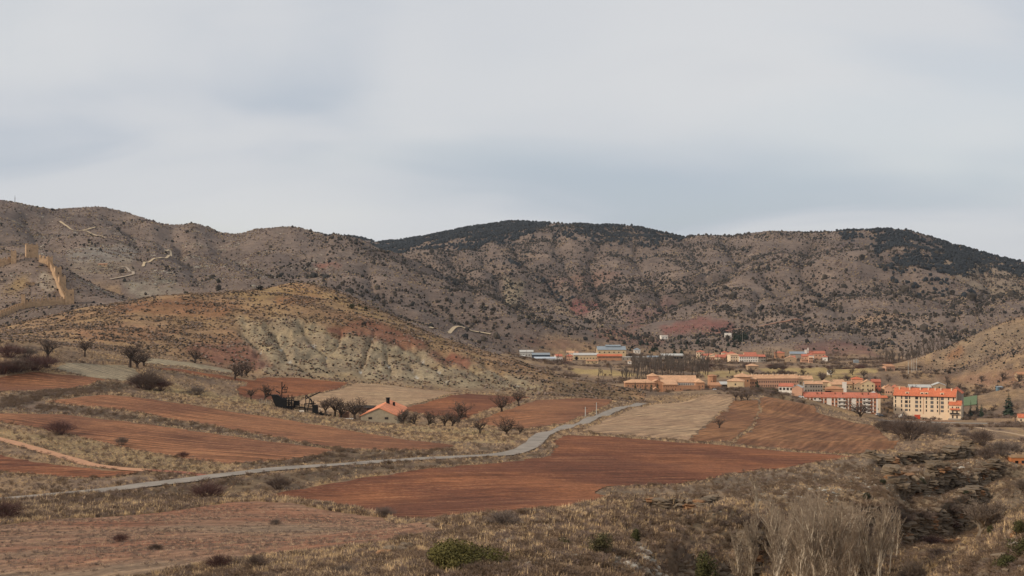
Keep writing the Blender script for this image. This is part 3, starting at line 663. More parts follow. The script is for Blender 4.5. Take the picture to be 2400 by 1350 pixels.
def F2(poly, d0=70, d1=1000): return world_poly([(x, y, d0, d1) for x, y in poly])
FIELDS = [
 ('ploughed_field', [(610, 1162), (700, 1150), (800, 1128), (950, 1108), (1100, 1092), (1200, 1083), (1280, 1072), (1304, 1052), (1300, 1032), (1330, 1021), (1500, 1030), (1700, 1045), (1850, 1060), (1950, 1066), (2020, 1072), (1900, 1086), (1750, 1106), (1650, 1126), (1560, 1137), (1430, 1142), (1408, 1150), (1422, 1165), (1390, 1180), (1300, 1196), (1200, 1211), (1100, 1222), (1000, 1225), (900, 1208), (800, 1190), (700, 1175)], m_red, (1, .25), 200, 480),
 ('fallow_field', [(-260, 1242), (0, 1232), (300, 1210), (450, 1192), (600, 1176), (750, 1196), (900, 1216), (1010, 1236), (1035, 1246), (900, 1278), (700, 1298), (500, 1320), (350, 1350), (100, 1380), (-260, 1400)], m_fal, (1, .2), 100, 260),
 ('ploughed_field', [(-160, 1052), (0, 1067), (120, 1090), (250, 1103), (340, 1106), (250, 1120), (150, 1119), (0, 1106), (-160, 1092)], m_red, (1, -.3), 240, 360),
 ('ploughed_field', [(-200, 962), (0, 970), (150, 972), (300, 990), (450, 1010), (600, 1032), (720, 1046), (780, 1056), (740, 1069), (650, 1081), (540, 1088), (420, 1073), (300, 1052), (200, 1027), (80, 1002), (0, 990), (-200, 984)], m_red_w, (1, -.5), 290, 440),
 ('ploughed_field', [(110, 942), (180, 931), (250, 926), (350, 936), (500, 959), (650, 981), (800, 1006), (950, 1031), (1070, 1046), (1050, 1053), (900, 1056), (800, 1053), (650, 1026), (500, 999), (350, 971), (200, 953)], m_red_w, (1, -.5), 330, 520),
 ('ploughed_field', [(-200, 886), (0, 884), (110, 874), (250, 890), (200, 905), (100, 916), (0, 920), (-200, 922)], m_red_w, (1, .1), 480, 600),
 ('stubble_field', [(150, 850), (300, 858), (335, 880), (300, 895), (210, 885), (130, 866)], m_stub, (1, -.4), 540, 660),
 ('ploughed_field', [(350, 861), (420, 865), (540, 884), (640, 898), (640, 906), (560, 895), (450, 878)], m_red, (1, -.6), 560, 680),
 ('stubble_field', [(350, 841), (440, 849), (545, 868), (540, 876), (430, 860), (340, 852)], m_stub, (1, -.6), 580, 690),
 ('ploughed_field', [(560, 912), (620, 884), (700, 886), (820, 898), (790, 912), (720, 926), (660, 936), (600, 938), (560, 928)], m_red, (1, .3), 540, 700),
 ('bare_field', [(690, 945), (740, 926), (800, 912), (850, 899), (950, 909), (1075, 921), (1010, 938), (930, 955), (860, 963), (760, 966)], m_tan, (1, .3), 540, 700),
 ('ploughed_field', [(940, 958), (1020, 939), (1090, 923), (1240, 931), (1200, 945), (1130, 965), (1090, 983), (1010, 976)], m_red, (1, .5), 500, 720),
 ('ploughed_field', [(1110, 990), (1180, 965), (1260, 938), (1350, 934), (1440, 937), (1420, 952), (1350, 980), (1280, 1001), (1220, 1008)], m_red_w, (1, .6), 440, 720),
 ('bare_field', [(1362, 1010), (1415, 985), (1470, 964), (1540, 947), (1640, 931), (1710, 923), (1720, 935), (1690, 965), (1650, 1000), (1615, 1035), (1500, 1025), (1400, 1016)], m_tan, (.5, 1), 400, 800),
 ('ploughed_field', [(1620, 1036), (1655, 1000), (1692, 968), (1718, 940), (1775, 938), (1780, 965), (1762, 998), (1712, 1036)], m_rust, (.5, 1), 400, 780),
 ('ploughed_field', [(1722, 1042), (1768, 1003), (1786, 965), (1780, 935), (1830, 931), (1880, 946), (1920, 970), (2000, 990), (2060, 1010), (2110, 1035), (2090, 1055), (2010, 1066), (1850, 1056)], m_rust, (.35, 1), 390, 790),
]
for nm, poly, m, dirn, d0, d1 in FIELDS:
    big_ = max(p[0] for p in poly) - min(p[0] for p in poly) > 500
    drape(nm, F2(poly, d0, d1), m, dirn, step=2.6 if d0 > 250 or not big_ else 2.0)

m_asph = mat('asphalt_pale', (150, 139, 127), 0.26, 0.22, k=0.95)
m_dirt = mat('dirt_track', (186, 140, 108), 0.16, 0.5)
m_chalk = mat('pale_track', (190, 168, 136), 0.14, 0.3)
ribbon('road', [(p[0], p[2]) for p in ROAD], 4.9, m_asph, lift=.22)
lr = [((p[0] - 1200) / F * p[2], p[2]) for p in ROAD]; BUSY |= (MD < 720) & (line_d(lr, WX, WY) < 3.1)
def track(name, pts, width, m, d0, d1, **kw):
    return ribbon(name, [(px, hit(px, py, d0, d1)) for px, py in pts], width, m, **kw)
track('dirt_track', [(-120, 1000), (-40, 1020), (0, 1031), (60, 1046), (120, 1064), (180, 1081), (240, 1094), (300, 1101), (345, 1104)], 3.2, m_dirt, 270, 420)
track('dirt_track', [(350, 1104), (420, 1108), (480, 1116), (520, 1119)], 2.6, mat('red_track', (148, 96, 74), .15, .5), 270, 320)
track('hill_track', [(140, 520), (158, 532), (170, 540), (192, 541), (215, 536), (238, 533)], 3.0, m_chalk, 1500, 2300, lift=.85, busy=2.2)
track('hill_track', [(190, 541), (215, 549), (240, 556), (262, 562)], 3.2, m_chalk, 1500, 2300, lift=.85, busy=2.2)
track('hill_track', [(335, 626), (352, 614), (375, 606), (396, 600), (400, 594), (388, 589), (372, 583)], 2.8, m_chalk, 1350, 2200, lift=.85, busy=2.2)
track('hill_track', [(258, 656), (280, 652), (306, 646), (312, 640), (300, 632), (285, 627)], 2.8, mat('grey_track', (170, 152, 132), .15, .3), 1200, 1700, lift=.85, busy=2.2)
track('footpath', [(2208, 1318), (2235, 1300), (2262, 1282), (2290, 1264), (2320, 1250), (2342, 1240)], 1.5, mat('footpath', (176, 148, 110), .2, .8), 120, 330, lift=0.12)
track('hill_track', [(1010, 771), (1060, 774), (1110, 778), (1150, 784)], 4, m_chalk, 1100, 2000, lift=.9, busy=2.2)
track('hill_track', [(1640, 790), (1700, 778), (1740, 770), (1800, 762), (1890, 748)], 4, mat('red_track_far', (156, 112, 88), .15, .3), 1500, 2300, lift=.9, busy=2.2)
track('street', [(2060, 986), (2120, 988), (2220, 991), (2320, 993), (2430, 996)], 7, m_asph, 800, 1020)
track('dirt_track', [(2222, 993), (2300, 1004), (2360, 1014), (2430, 1028)], 4, mat('pale_lane', (178, 150, 120), .15, .4), 600, 960)
# ------------------------------------------------------------------ plant and stone models for scattering
def new_mesh(name, verts, faces, m, smooth=False):
    me = bpy.data.meshes.new(name); me.from_pydata(verts, [], faces); me.update()
    if smooth: me.shade_smooth()
    me.materials.append(m); return me
def tuft_mesh(name, n, h, spread, wid, m):
    vs, fs = [], []
    for i in range(n):
        a = random.uniform(0, 6.283); r = spread * math.sqrt(random.random()) * 0.6; hh = h * random.uniform(0.5, 1.1)
        bx, by = r * math.cos(a), r * math.sin(a); la = a + random.uniform(-.8, .8); lean = random.uniform(.1, .6) * spread
        ta = random.uniform(0, 6.283); wx, wy = wid * math.cos(ta), wid * math.sin(ta)
        k = len(vs)
        mx, my = bx + lean * .35 * math.cos(la), by + lean * .35 * math.sin(la)
        vs += [(bx - wx, by - wy, -.05), (bx + wx, by + wy, -.05), (mx + wx * .7, my + wy * .7, hh * .6), (mx - wx * .7, my - wy * .7, hh * .6), (bx + lean * math.cos(la), by + lean * math.sin(la), hh)]
        fs += [(k, k + 1, k + 2, k + 3), (k + 3, k + 2, k + 4)]
    return new_mesh(name, vs, fs, m)
def leafball_mesh(name, n, rx, rz, leaf, m, hollow=0.35, flat=0.0, seed=0):
    """crown of many small leaf clumps: n small bent faces through an uneven ellipsoid"""
    rd = random.Random(seed); vs, fs = [], []
    nl = 6 if rx < 2.5 else 16; lobes = [(Vector((rd.uniform(-.5, .5) * rx * (1 if nl == 6 else 1.5), rd.uniform(-.5, .5) * rx, rz * rd.uniform(.5, 1.2))), rd.uniform(.45, .8) * (1 if nl == 6 else .62)) for _ in range(nl)]
    for i in range(n):
        c, s = lobes[rd.randrange(nl)]
        d = Vector((rd.gauss(0, 1), rd.gauss(0, 1), rd.gauss(0, 1))).normalized()
        rr = s * (hollow + (1 - hollow) * rd.random() ** .5)
        p = c + Vector((d.x * rx * rr, d.y * rx * rr, d.z * rz * rr * (1 if nl == 6 else 1.5)))
        p.z = max(p.z, rd.uniform(0, .1) * rz)
        t = Vector((rd.gauss(0, 1), rd.gauss(0, 1), rd.gauss(0, 1) * (1 - flat))).normalized(); b = t.cross(d + Vector((.01, .02, .03))).normalized()
        l = leaf * rd.uniform(.6, 1.3); k = len(vs)
        vs += [tuple(p - t * l), tuple(p + b * l * .6 + d * l * .3), tuple(p + t * l), tuple(p - b * l * .6)]
        fs += [(k, k + 1, k + 2), (k, k + 2, k + 3)]
    return new_mesh(name, vs, fs, m)
def lump_mesh(name, m, rx, rz, rough, seed, sub=2):
    bm = bmesh.new(); bmesh.ops.create_icosphere(bm, subdivisions=sub, radius=1)
    rd = random.Random(seed); ox = rd.uniform(0, 50)
    for v in bm.verts:
        c = v.co
        k = 1 + rough * (float(perlin(c.x * 1.6 + ox, c.y * 1.6 + c.z * 2.1)) * 1.6 + rd.uniform(-.25, .25))
        v.co = Vector((c.x * rx * k, c.y * rx * k, (c.z + .55) * rz * k))
    me = bpy.data.meshes.new(name); bm.to_mesh(me); bm.free(); me.materials.append(m); return me
def stone_mesh(name, m, seed):
    bm = bmesh.new(); bmesh.ops.create_icosphere(bm, subdivisions=1, radius=1); rd = random.Random(seed)
    sx, sy, sz = rd.uniform(.7, 1.2), rd.uniform(.5, .9), rd.uniform(.3, .6)
    for v in bm.verts:
        k = rd.uniform(.75, 1.15); v.co = Vector((v.co.x * sx * k, v.co.y * sy * k, v.co.z * sz * k))
    me = bpy.data.meshes.new(name); bm.to_mesh(me); bm.free(); me.materials.append(m); return me

def twig_mesh(name, n, h, spread, wid, m, seed=0, fork=2):
    """leafless shrub: many thin stems fanning from the base, each forking"""
    rd = random.Random(seed); vs, fs = [], []
    def stick(a, b, w):
        d = b - a; s = d.cross(Vector((rd.gauss(0, 1), rd.gauss(0, 1), rd.gauss(0, 1)))).normalized() * w; k = len(vs)
        vs.extend([tuple(a - s), tuple(a + s), tuple(b + s * .4), tuple(b - s * .4)]); fs.append((k, k + 1, k + 2, k + 3))
    for i in range(n):
        a = rd.uniform(0, 6.283); r = spread * rd.random() ** .6
        base = Vector((.25 * r * math.cos(a), .25 * r * math.sin(a), -.05))
        hh = h * rd.uniform(.6, 1.05) * math.sqrt(max(.15, 1 - .65 * (r / spread) ** 2))
        mid = Vector((.65 * r * math.cos(a), .65 * r * math.sin(a), hh * .55)); stick(base, mid, wid)
        for j in range(fork):
            e = mid + Vector((rd.gauss(.35 * r * math.cos(a), .22 * spread), rd.gauss(.35 * r * math.sin(a), .22 * spread), hh * rd.uniform(.2, .5))); stick(mid, e, wid * .7)
            for q in range(2):
                stick(mid.lerp(e, rd.uniform(.3, .9)), e + Vector((rd.gauss(0, .15) * spread, rd.gauss(0, .15) * spread, rd.uniform(-.1, .2) * h)), wid * .5)
    return new_mesh(name, vs, fs, m)

m_straw = mat('straw_grass', (208, 178, 136), 0.2, 3, inst=0.3, k=1.1)
m_dry = mat('dry_grass', (182, 156, 128), 0.2, 3, inst=0.32, k=1.1)
m_grey = mat('grey_scrub', (134, 115, 102), 0.25, 3, inst=0.3)
m_brownscrub = mat('brown_scrub', (120, 99, 80), 0.25, 3, inst=0.3)
m_dark = mat('juniper_dark', (54, 51, 47), 0.3, 2, inst=0.35)
m_dark2 = mat('oak_scrub', (70, 62, 54), 0.3, 2, inst=0.35)
m_forest = mat('far_pine', (46, 49, 52), 0.25, 2, inst=0.25)
m_green = mat('juniper_green', (106, 98, 56), 0.35, 2.5, inst=0.15)
m_stone = mat('pale_stone', (176, 166, 150), 0.2, 2, inst=0.25)
m_rock = mat('grey_rock', (122, 112, 98), 0.3, 0.8, bump=0.6, inst=0.12)

def scatter(name, pts, scl, meshes, label=None, zs=None):
    """one stuff object: models set on points of the land"""
    n = len(pts)
    if n == 0: return
    c = bpy.data.collections.new(name + '_models')
    for i, me in enumerate(meshes):
        c.objects.link(bpy.data.objects.new('%s_model_%02d' % (name, i), me))
    me = bpy.data.meshes.new(name); me.vertices.add(n); me.vertices.foreach_set('co', np.asarray(pts, np.float32).ravel())
    s3 = np.stack([scl, scl, scl * (zs if zs is not None else 1.0)], -1).astype(np.float32)
    a = me.attributes.new('sc', 'FLOAT_VECTOR', 'POINT'); a.data.foreach_set('vector', s3.ravel())
    a = me.attributes.new('rot', 'FLOAT_VECTOR', 'POINT'); rv = np.zeros((n, 3), np.float32); rv[:, 2] = rng.random(n) * 6.283; a.data.foreach_set('vector', rv.ravel())
    a = me.attributes.new('pick', 'INT', 'POINT'); a.data.foreach_set('value', rng.integers(0, len(meshes), n).astype(np.int32))
    o = bpy.data.objects.new(name, me); COL.objects.link(o); o['kind'] = 'stuff'
    if label: o['label'] = label
    g = bpy.data.node_groups.new(name + '_scatter', 'GeometryNodeTree')
    g.interface.new_socket('Geometry', in_out='INPUT', socket_type='NodeSocketGeometry'); g.interface.new_socket('Geometry', in_out='OUTPUT', socket_type='NodeSocketGeometry')
    gi, go = g.nodes.new('NodeGroupInput'), g.nodes.new('NodeGroupOutput')
    ci = g.nodes.new('GeometryNodeCollectionInfo'); ci.inputs[0].default_value = c; ci.inputs['Separate Children'].default_value = True; ci.inputs['Reset Children'].default_value = True
    ip = g.nodes.new('GeometryNodeInstanceOnPoints'); ip.inputs['Pick Instance'].default_value = True
    def na(nm, t):
        x = g.nodes.new('GeometryNodeInputNamedAttribute'); x.data_type = t; x.inputs['Name'].default_value = nm; return x.outputs['Attribute']
    e2r = g.nodes.new('FunctionNodeEulerToRotation')
    L = g.links.new
    L(gi.outputs[0], ip.inputs['Points']); L(ci.outputs[0], ip.inputs['Instance']); L(na('pick', 'INT'), ip.inputs['Instance Index'])
    L(na('sc', 'FLOAT_VECTOR'), ip.inputs['Scale']); L(na('rot', 'FLOAT_VECTOR'), e2r.inputs[0]); L(e2r.outputs[0], ip.inputs['Rotation'])
    L(ip.outputs[0], go.inputs[0])
    md = o.modifiers.new('scatter', 'NODES'); md.node_group = g
    return o

# world area of each ground cell, and which cells the frame can see
cellA = (np.diff(GX)[None] / F * MD[:-1, :-1]) * np.diff(np.exp(GV))[:, None]
runmin = np.minimum.accumulate(MPN, axis=0)
VIS = (MPN <= np.concatenate([np.full((1, NX), 9e9), runmin[:-1]], 0) + 14)     # roughly in view, with some margin
BUSYB = BUSY.copy()
inwide = (MX > -160) & (MX < 2560)
def sample(density, n=None, cap=None):
    """random ground points; density per square metre on the grid"""
    dns = (density * inwide)[:-1, :-1] * cellA
    tot = dns.sum(); k = int(tot if n is None else n)
    if cap: k = min(k, cap)
    pr = (dns / tot).ravel(); ii = rng.choice(pr.size, size=k, p=pr)
    i, j = np.unravel_index(ii, dns.shape); t, s = rng.random(k), rng.random(k)
    px = GX[j] + s * (GX[j + 1] - GX[j]); D = np.exp(GV[i] + t * (GV[i + 1] - GV[i]))
    x = (px - 1200) / F * D
    return np.stack([x, D, samp(WZ, px, D)], -1), px, D
free = (~BUSY) & VIS
# closeness to a field edge (verges grow thicker)
bl = BUSY.astype(np.float32)
for _ in range(5):
    bl = (bl + np.roll(bl, 1, 0) + np.roll(bl, -1, 0) + np.roll(bl, 1, 1) + np.roll(bl, -1, 1)) / 5
verge = np.clip(bl * 3, 0, 1) * (~BUSY)

# grass near and middle distance
gpat = np.clip(0.45 + fbm(WX / 18, WY / 18, 3, 111) * 1.3, 0.05, 1)
lowl = (~is_brown) & (~is_hills) & (~is_castle) & (~is_right)
tm_s = [tuft_mesh('straw_tuft_%d' % i, 12, .55, .35, .022, m_straw) for i in range(4)]
tm_d = [tuft_mesh('dry_tuft_%d' % i, 12, .42, .38, .024, m_dry) for i in range(4)]
gs = [twig_mesh('scrublet_%d' % i, 16, .45, .42, .018, m_grey, i, 2) for i in range(3)]
bs = [twig_mesh('brown_scrublet_%d' % i, 18, .55, .5, .02, m_brownscrub, 10 + i, 2) for i in range(3)]
near = free * lowl * (MD > 60) * (MD < 260)
dn = near * (gpat + verge) * np.clip((170 / MD) ** 2, .25, 4)
p, px, D = sample(dn, 46000); scatter('dry_grass', p, (rng.uniform(.6, 1.5, len(p)) * np.clip(D / 170, .75, 1.4)), tm_s + tm_d + tm_d + gs, 'dry straw grass tufts over the near slopes')
p, px, D = sample(near * (1.05 - gpat) * np.clip((170 / MD) ** 2, .25, 4), 15000); scatter('low_scrub', p, rng.uniform(.5, 1.6, len(p)) * np.clip(D / 170, .8, 1.5), gs + bs, 'low leafless grey scrub covering the near slopes')
mid_ = free * lowl * (MD >= 260) * (MD < 760)
strawy = np.clip((col[..., 0] - .16) * 8, .05, 1)
p, px, D = sample(mid_ * (strawy * gpat + 1.2 * verge) * (300 / MD) ** 1.5, 42000); scatter('meadow_grass', p, rng.uniform(.5, 1.15, len(p)) * np.clip(D / 330, .9, 1.5), tm_s + tm_d + tm_d + gs, 'pale dry grass on verges and banks between fields')
darkness = np.clip((0.14 - col[..., 0]) * 14, 0, 1)
p, px, D = sample(mid_ * (darkness + .03 + .05 * verge) * (300 / MD) ** 1.2, 11000); scatter('bank_scrub', p, rng.uniform(.7, 1.9, len(p)), gs + bs, 'dark brown scrub on the field banks')
p, px, D = sample(free * lowl * rocky * (MD > 120) * (MD < 440) * (1.1 - gpat), 5200); scatter('gully_scrub', p, rng.uniform(.5, 1.5, len(p)), bs, 'dark brown scrub on the stepped banks of the gully')
# sparse growth on the fallow field
fal = np.zeros(MX.shape, bool); mm = (MD > 90) & (MD < 260) & (MX < 1060); fal[mm] = poly_sd([(-200, 1240), (600, 1180), (1030, 1245), (500, 1320), (100, 1370), (-200, 1370)], MX[mm], MP[mm]) > 0
p, px, D = sample(fal * gpat, 9000); scatter('fallow_growth', p, rng.uniform(.35, .9, len(p)), tm_d + gs, 'thin dry weeds on the fallow field')

# brown hill: low bushes
lm_b = [lump_mesh('hill_lump_%d' % i, m, .55, .45, .55, i, 1) for i, m in enumerate((m_brownscrub, m_brownscrub, m_dark2, m_grey))]
bpat = np.clip(.4 + fbm(WX / 25, WY / 12, 3, 121) * 1.6, .03, 1) * (1 - .55 * bad) * (1 - .4 * carve)
p, px, D = sample(free * is_brown * bpat, 19000); scatter('hill_scrub', p, rng.uniform(.4, 1.5, len(p)) * .85, lm_b, 'low brown scrub over the rounded brown hill')
# grey hills: junipers, denser on the high ground
lm_h = [lump_mesh('juniper_lump_%d' % i, m, .9, .95, .5, 20 + i, 1) for i, m in enumerate((m_dark, m_dark, m_dark2, m_dark2))]
hp = np.clip(.28 + .5 * drn + fbm(WX / 130, WY / 130, 4, 131) * 1.9, .015, 1.0)
zone = np.ones(MX.shape) * .35
zone = np.where(MX < 620, .10, zone); zone = np.where((MX >= 620) & (MX < 800), .2, zone)
zone = np.where((MX > 780) & (MX < 1180) & (MD < 2300), .34, zone)
zone = np.where((MX > 980) & (MD > 2200), .95, zone)
zone = np.where((MX > 1620) & (MD > 1600), .62, zone)
def blur_soft(z):
    for _ in range(12): z = (z + np.roll(z, 6, 1) + np.roll(z, -6, 1) + np.roll(z, 3, 0) + np.roll(z, -3, 0)) / 5
    return z
zone = blur_soft(zone)
hd = free * (is_hills & (MD > 1050)) * np.clip((zrel + 78) / 14, 0, 1) * hp * zone * (MD < 4200)
p, px, D = sample(hd * (2200 / MD) ** .6, 46000); scatter('hillside_scrub', p, rng.lognormal(.08, .5, len(p)) * np.where(px < 700, .8, 1.0), lm_h, 'dark junipers and scrub dotted over the grey hills')
hh = [lump_mesh('heath_lump_%d' % i, m, .6, .5, .5, 30 + i, 1) for i, m in enumerate((mat('heath_grey', (110, 93, 85), .2, 2, inst=.3), mat('heath_brown', (94, 78, 71), .2, 2, inst=.3), mat('heath_straw', (160, 138, 108), .2, 2, inst=.25)))]
p, px, D = sample(free * (is_hills | is_castle | is_right) * (MD < 3600) * np.clip((zrel + 80) / 14, 0, 1) * np.clip(.4 + fbm(WX / 50, WY / 70, 4, 135) * 1.6, .05, 1) * (1600 / MD) ** 1.3, 62000); scatter('hill_heath', p, rng.uniform(.5, 1.7, len(p)) * np.clip(D / 1700, .8, 1.5), hh, 'low grey heath and grass clumps covering the hills')
# closed dark woods on the far ridges
fo = np.zeros(MX.shape)
for q, d0, d1, dens in (([(760, 545), (900, 545), (1000, 535), (1200, 505), (1290, 515), (1250, 540), (1180, 565), (1080, 575), (1000, 600), (940, 590), (880, 575), (780, 570)], 2900, 4300, 1.0),
                  ([(1960, 530), (2130, 525), (2200, 545), (2400, 600), (2440, 640), (2300, 620), (2220, 640), (2120, 620), (2060, 590), (2040, 560), (1970, 548)], 2300, 3400, .8),
                  ([(2060, 590), (2120, 625), (2230, 660), (2300, 690), (2250, 690), (2120, 660), (2060, 630)], 1900, 2900, .35),
                  ([(1300, 515), (1480, 520), (1600, 545), (1560, 570), (1500, 600), (1450, 570), (1300, 550)], 2800, 4000, .35),
                  ([(1200, 600), (1290, 640), (1335, 700), (1310, 705), (1260, 660), (1200, 620)], 2200, 3000, .35)):
    mm = (MD > d0) & (MD < d1); f = np.zeros(MX.shape); f[mm] = sstep(-10, 14, poly_sd(q, MX[mm], MP[mm]) + EDGE[mm] * 22); fo = np.maximum(fo, f * dens)
p, px, D = sample(free * fo * np.clip(.5 + fbm(WX / 70, WY / 70, 4, 141) * 2.0, .03, 1), 15000); scatter('far_woodland', p, rng.uniform(1.6, 3.8, len(p)), [lump_mesh('wood_lump_%d' % i, m_forest, 1, 1.15, .5, 40 + i, 1) for i in range(3)], 'dark closed pine wood on the far ridges')
# right and castle hill bushes
p, px, D = sample(free * (is_right * .55 + is_castle * .35) * np.clip(.4 + fbm(WX / 40, WY / 40, 3, 151) * 1.5, .03, 1), 4200); scatter('slope_scrub', p, rng.uniform(.4, 1.3, len(p)), lm_b + lm_h[:1], 'small bushes on the castle and ochre slopes')
# valley floor hedges and brush
vf = free * lowl * (MD > 760) * (MD < 1650)
p, px, D = sample(vf * np.clip(fbm(WX / 60, WY / 30, 3, 161) * 2 - .1, 0, 1) * (col[..., 0] < .3), 5200); scatter('valley_brush', p, rng.uniform(.8, 2.6, len(p)), [twig_mesh('brush_%d' % i, 22, 1.0, .9, .05, m, 60 + i, 3) for i, m in enumerate((m_grey, m_brownscrub, m_grey))], 'bare brush between the villages in the valley')
# stones
st = [stone_mesh('stone_%d' % i, m_stone, i) for i in range(4)] + [stone_mesh('rockbit_%d' % i, m_rock, 9 + i) for i in range(3)]
stz = np.zeros(MX.shape)
for q, d0, d1, a in (([(1400, 1290), (1560, 1280), (1700, 1330), (1720, 1360), (1440, 1360)], 75, 140, 9.), ([(1080, 1225), (1300, 1200), (1400, 1300), (1300, 1360), (1100, 1360)], 80, 220, .5), ([(2200, 1350), (2420, 1200), (2420, 1360)], 80, 190, 1.), ([(1500, 1200), (2400, 1050), (2400, 1110), (1700, 1250)], 150, 420, .4)):
    mm = (MD > d0) & (MD < d1) & (MX > 900); f = np.zeros(MX.shape); f[mm] = sstep(-5, 25, poly_sd(q, MX[mm], MP[mm]) + EDGE[mm] * 20); stz = np.maximum(stz, f * a)
p, px, D = sample(free * stz * gpat, 5000); scatter('loose_stones', p, rng.lognormal(-1.75, .55, len(p)), st, 'pale loose stones on the near rocky ground')
p, px, D = sample(free * (MD > 900) * (MD < 2300) * (MX < 760) * (is_hills | is_castle) * np.clip(fbm(WX / 50, WY / 50, 4, 171) * 2 - .3, 0, 1), 6000); scatter('hill_rocks', p, rng.lognormal(-.1, .45, len(p)), st[4:] + st[:1], 'grey limestone blocks on the castle hills')
# ------------------------------------------------------------------ building kit
def bx(vs, fs, x0, x1, y0, y1, z0, z1):
    k = len(vs)
    vs += [(x0, y0, z0), (x1, y0, z0), (x1, y1, z0), (x0, y1, z0), (x0, y0, z1), (x1, y0, z1), (x1, y1, z1), (x0, y1, z1)]
    fs += [(k, k + 3, k + 2, k + 1), (k + 4, k + 5, k + 6, k + 7), (k, k + 1, k + 5, k + 4), (k + 1, k + 2, k + 6, k + 5), (k + 2, k + 3, k + 7, k + 6), (k + 3, k, k + 4, k + 7)]
def box_obj(name, dims, m, parent):
    vs, fs = [], []; bx(vs, fs, *dims); return mesh_obj(name, vs, fs, m, parent)
def beam(vs, fs, a, b, r, n=4, r2=None):
    a, b = Vector(a), Vector(b); d = (b - a)
    if d.length < 1e-5: return
    d.normalize(); u = d.cross(Vector((0, 0, 1)) if abs(d.z) < .9 else Vector((1, 0, 0))).normalized(); v = d.cross(u); k = len(vs)
    for p, rr in ((a, r), (b, r if r2 is None else r2)):
        for i in range(n):
            t = 6.28318 * i / n + .785; vs.append(tuple(p + u * rr * math.cos(t) + v * rr * math.sin(t)))
    for i in range(n): j = (i + 1) % n; fs.append((k + i, k + j, k + n + j, k + n + i))
    fs.append(tuple(k + i for i in reversed(range(n)))); fs.append(tuple(k + n + i for i in range(n)))
def tile_mat(name, rgb, k=1.0):
    if name in MATS: return MATS[name]
    m, nt, b = new_mat(name)
    t = nd(nt, 'ShaderNodeTexCoord'); v = noise_node(nt, t.outputs['Object'], 0.9, 5, .7); v2 = noise_node(nt, t.outputs['Object'], 0.15, 3)
    w = nd(nt, 'ShaderNodeTexWave', wave_type='BANDS', bands_direction='X'); nt.links.new(t.outputs['Object'], w.inputs['Vector']); w.inputs['Scale'].default_value = .8; w.inputs['Distortion'].default_value = .4
    f = mmul(nt, mmul(nt, mrange(nt, v, .25, .75, .72, 1.28), mrange(nt, v2, .3, .7, .86, 1.14)), mrange(nt, w.outputs['Fac'], 0, 1, .86, 1.06))
    c = nd(nt, 'ShaderNodeRGB'); c.outputs[0].default_value = C4(*rgb, k); nt.links.new(scale_col(nt, c.outputs[0], f), b.inputs['Base Color'])
    add_bump(nt, b, w.outputs['Fac'], .5, .08); MATS[name] = m; return m
m_glass = mat('window_dark', (52, 48, 48), .2, 2, rough=.25, spec=.5)
m_frame = mat('window_frame', (120, 104, 90), .1, 2)
m_shut = mat('window_shutter', (104, 100, 98), .15, 2)
m_cream = mat('cream_render', (230, 204, 172), .07, .35)
m_white = mat('white_render', (232, 222, 208), .07, .35)
m_pink = mat('pink_render', (204, 158, 130), .1, .35)
m_orange = mat('orange_render', (186, 138, 106), .12, .4)
m_brick = mat('brick_band', (184, 126, 94), .12, 1.2)
m_stonew = mat('stone_wall', (176, 150, 122), .2, .7, bump=.4)
m_sand = mat('castle_stone', (178, 147, 115), .34, .5, bump=.5)
m_greyw = mat('grey_render', (158, 146, 132), .12, .5)
m_yel = mat('yellow_render', (208, 182, 144), .1, .4)
m_red_t = tile_mat('red_tile', (192, 116, 92)); m_org_t = tile_mat('orange_tile', (206, 118, 84)); m_salm_t = tile_mat('salmon_tile', (210, 164, 128)); m_brn_t = tile_mat('brown_tile', (188, 138, 104)); m_farm_t = tile_mat('farm_tile', (226, 146, 108))
m_bluer = mat('blue_sheet', (140, 147, 152), .1, .3, rough=.6); m_dblue = mat('dark_blue_sheet', (70, 78, 92), .12, .3, rough=.6); m_pale = mat('pale_sheet', (190, 186, 178), .1, .3, rough=.7)
m_black = mat('sooty_iron', (34, 32, 32), .3, 1.5); m_iron = mat('dark_iron', (58, 52, 48), .25, 1.5); m_void = mat('dark_opening', (30, 26, 26), .1, 2)
m_woodd = mat('brown_wood', (96, 66, 50), .2, 1.5)
_wc = {}
def window_mesh(w, h, glass):
    key = (round(w, 2), round(h, 2), glass.name)
    if key not in _wc:
        vs, fs = [], []; t = .09
        bx(vs, fs, -w / 2 + t, w / 2 - t, -.03, .1, t, h - t); n = len(fs)
        for q in ((-w / 2, w / 2, -.07, .1, 0, t), (-w / 2, w / 2, -.07, .1, h - t, h), (-w / 2, -w / 2 + t, -.07, .1, t, h - t), (w / 2 - t, w / 2, -.07, .1, t, h - t)): bx(vs, fs, *q)
        me = bpy.data.meshes.new('window'); me.from_pydata(vs, [], fs); me.materials.append(glass); me.materials.append(m_frame)
        for i, p_ in enumerate(me.polygons): p_.material_index = 0 if i < n else 1
        _wc[key] = me
    return _wc[key]
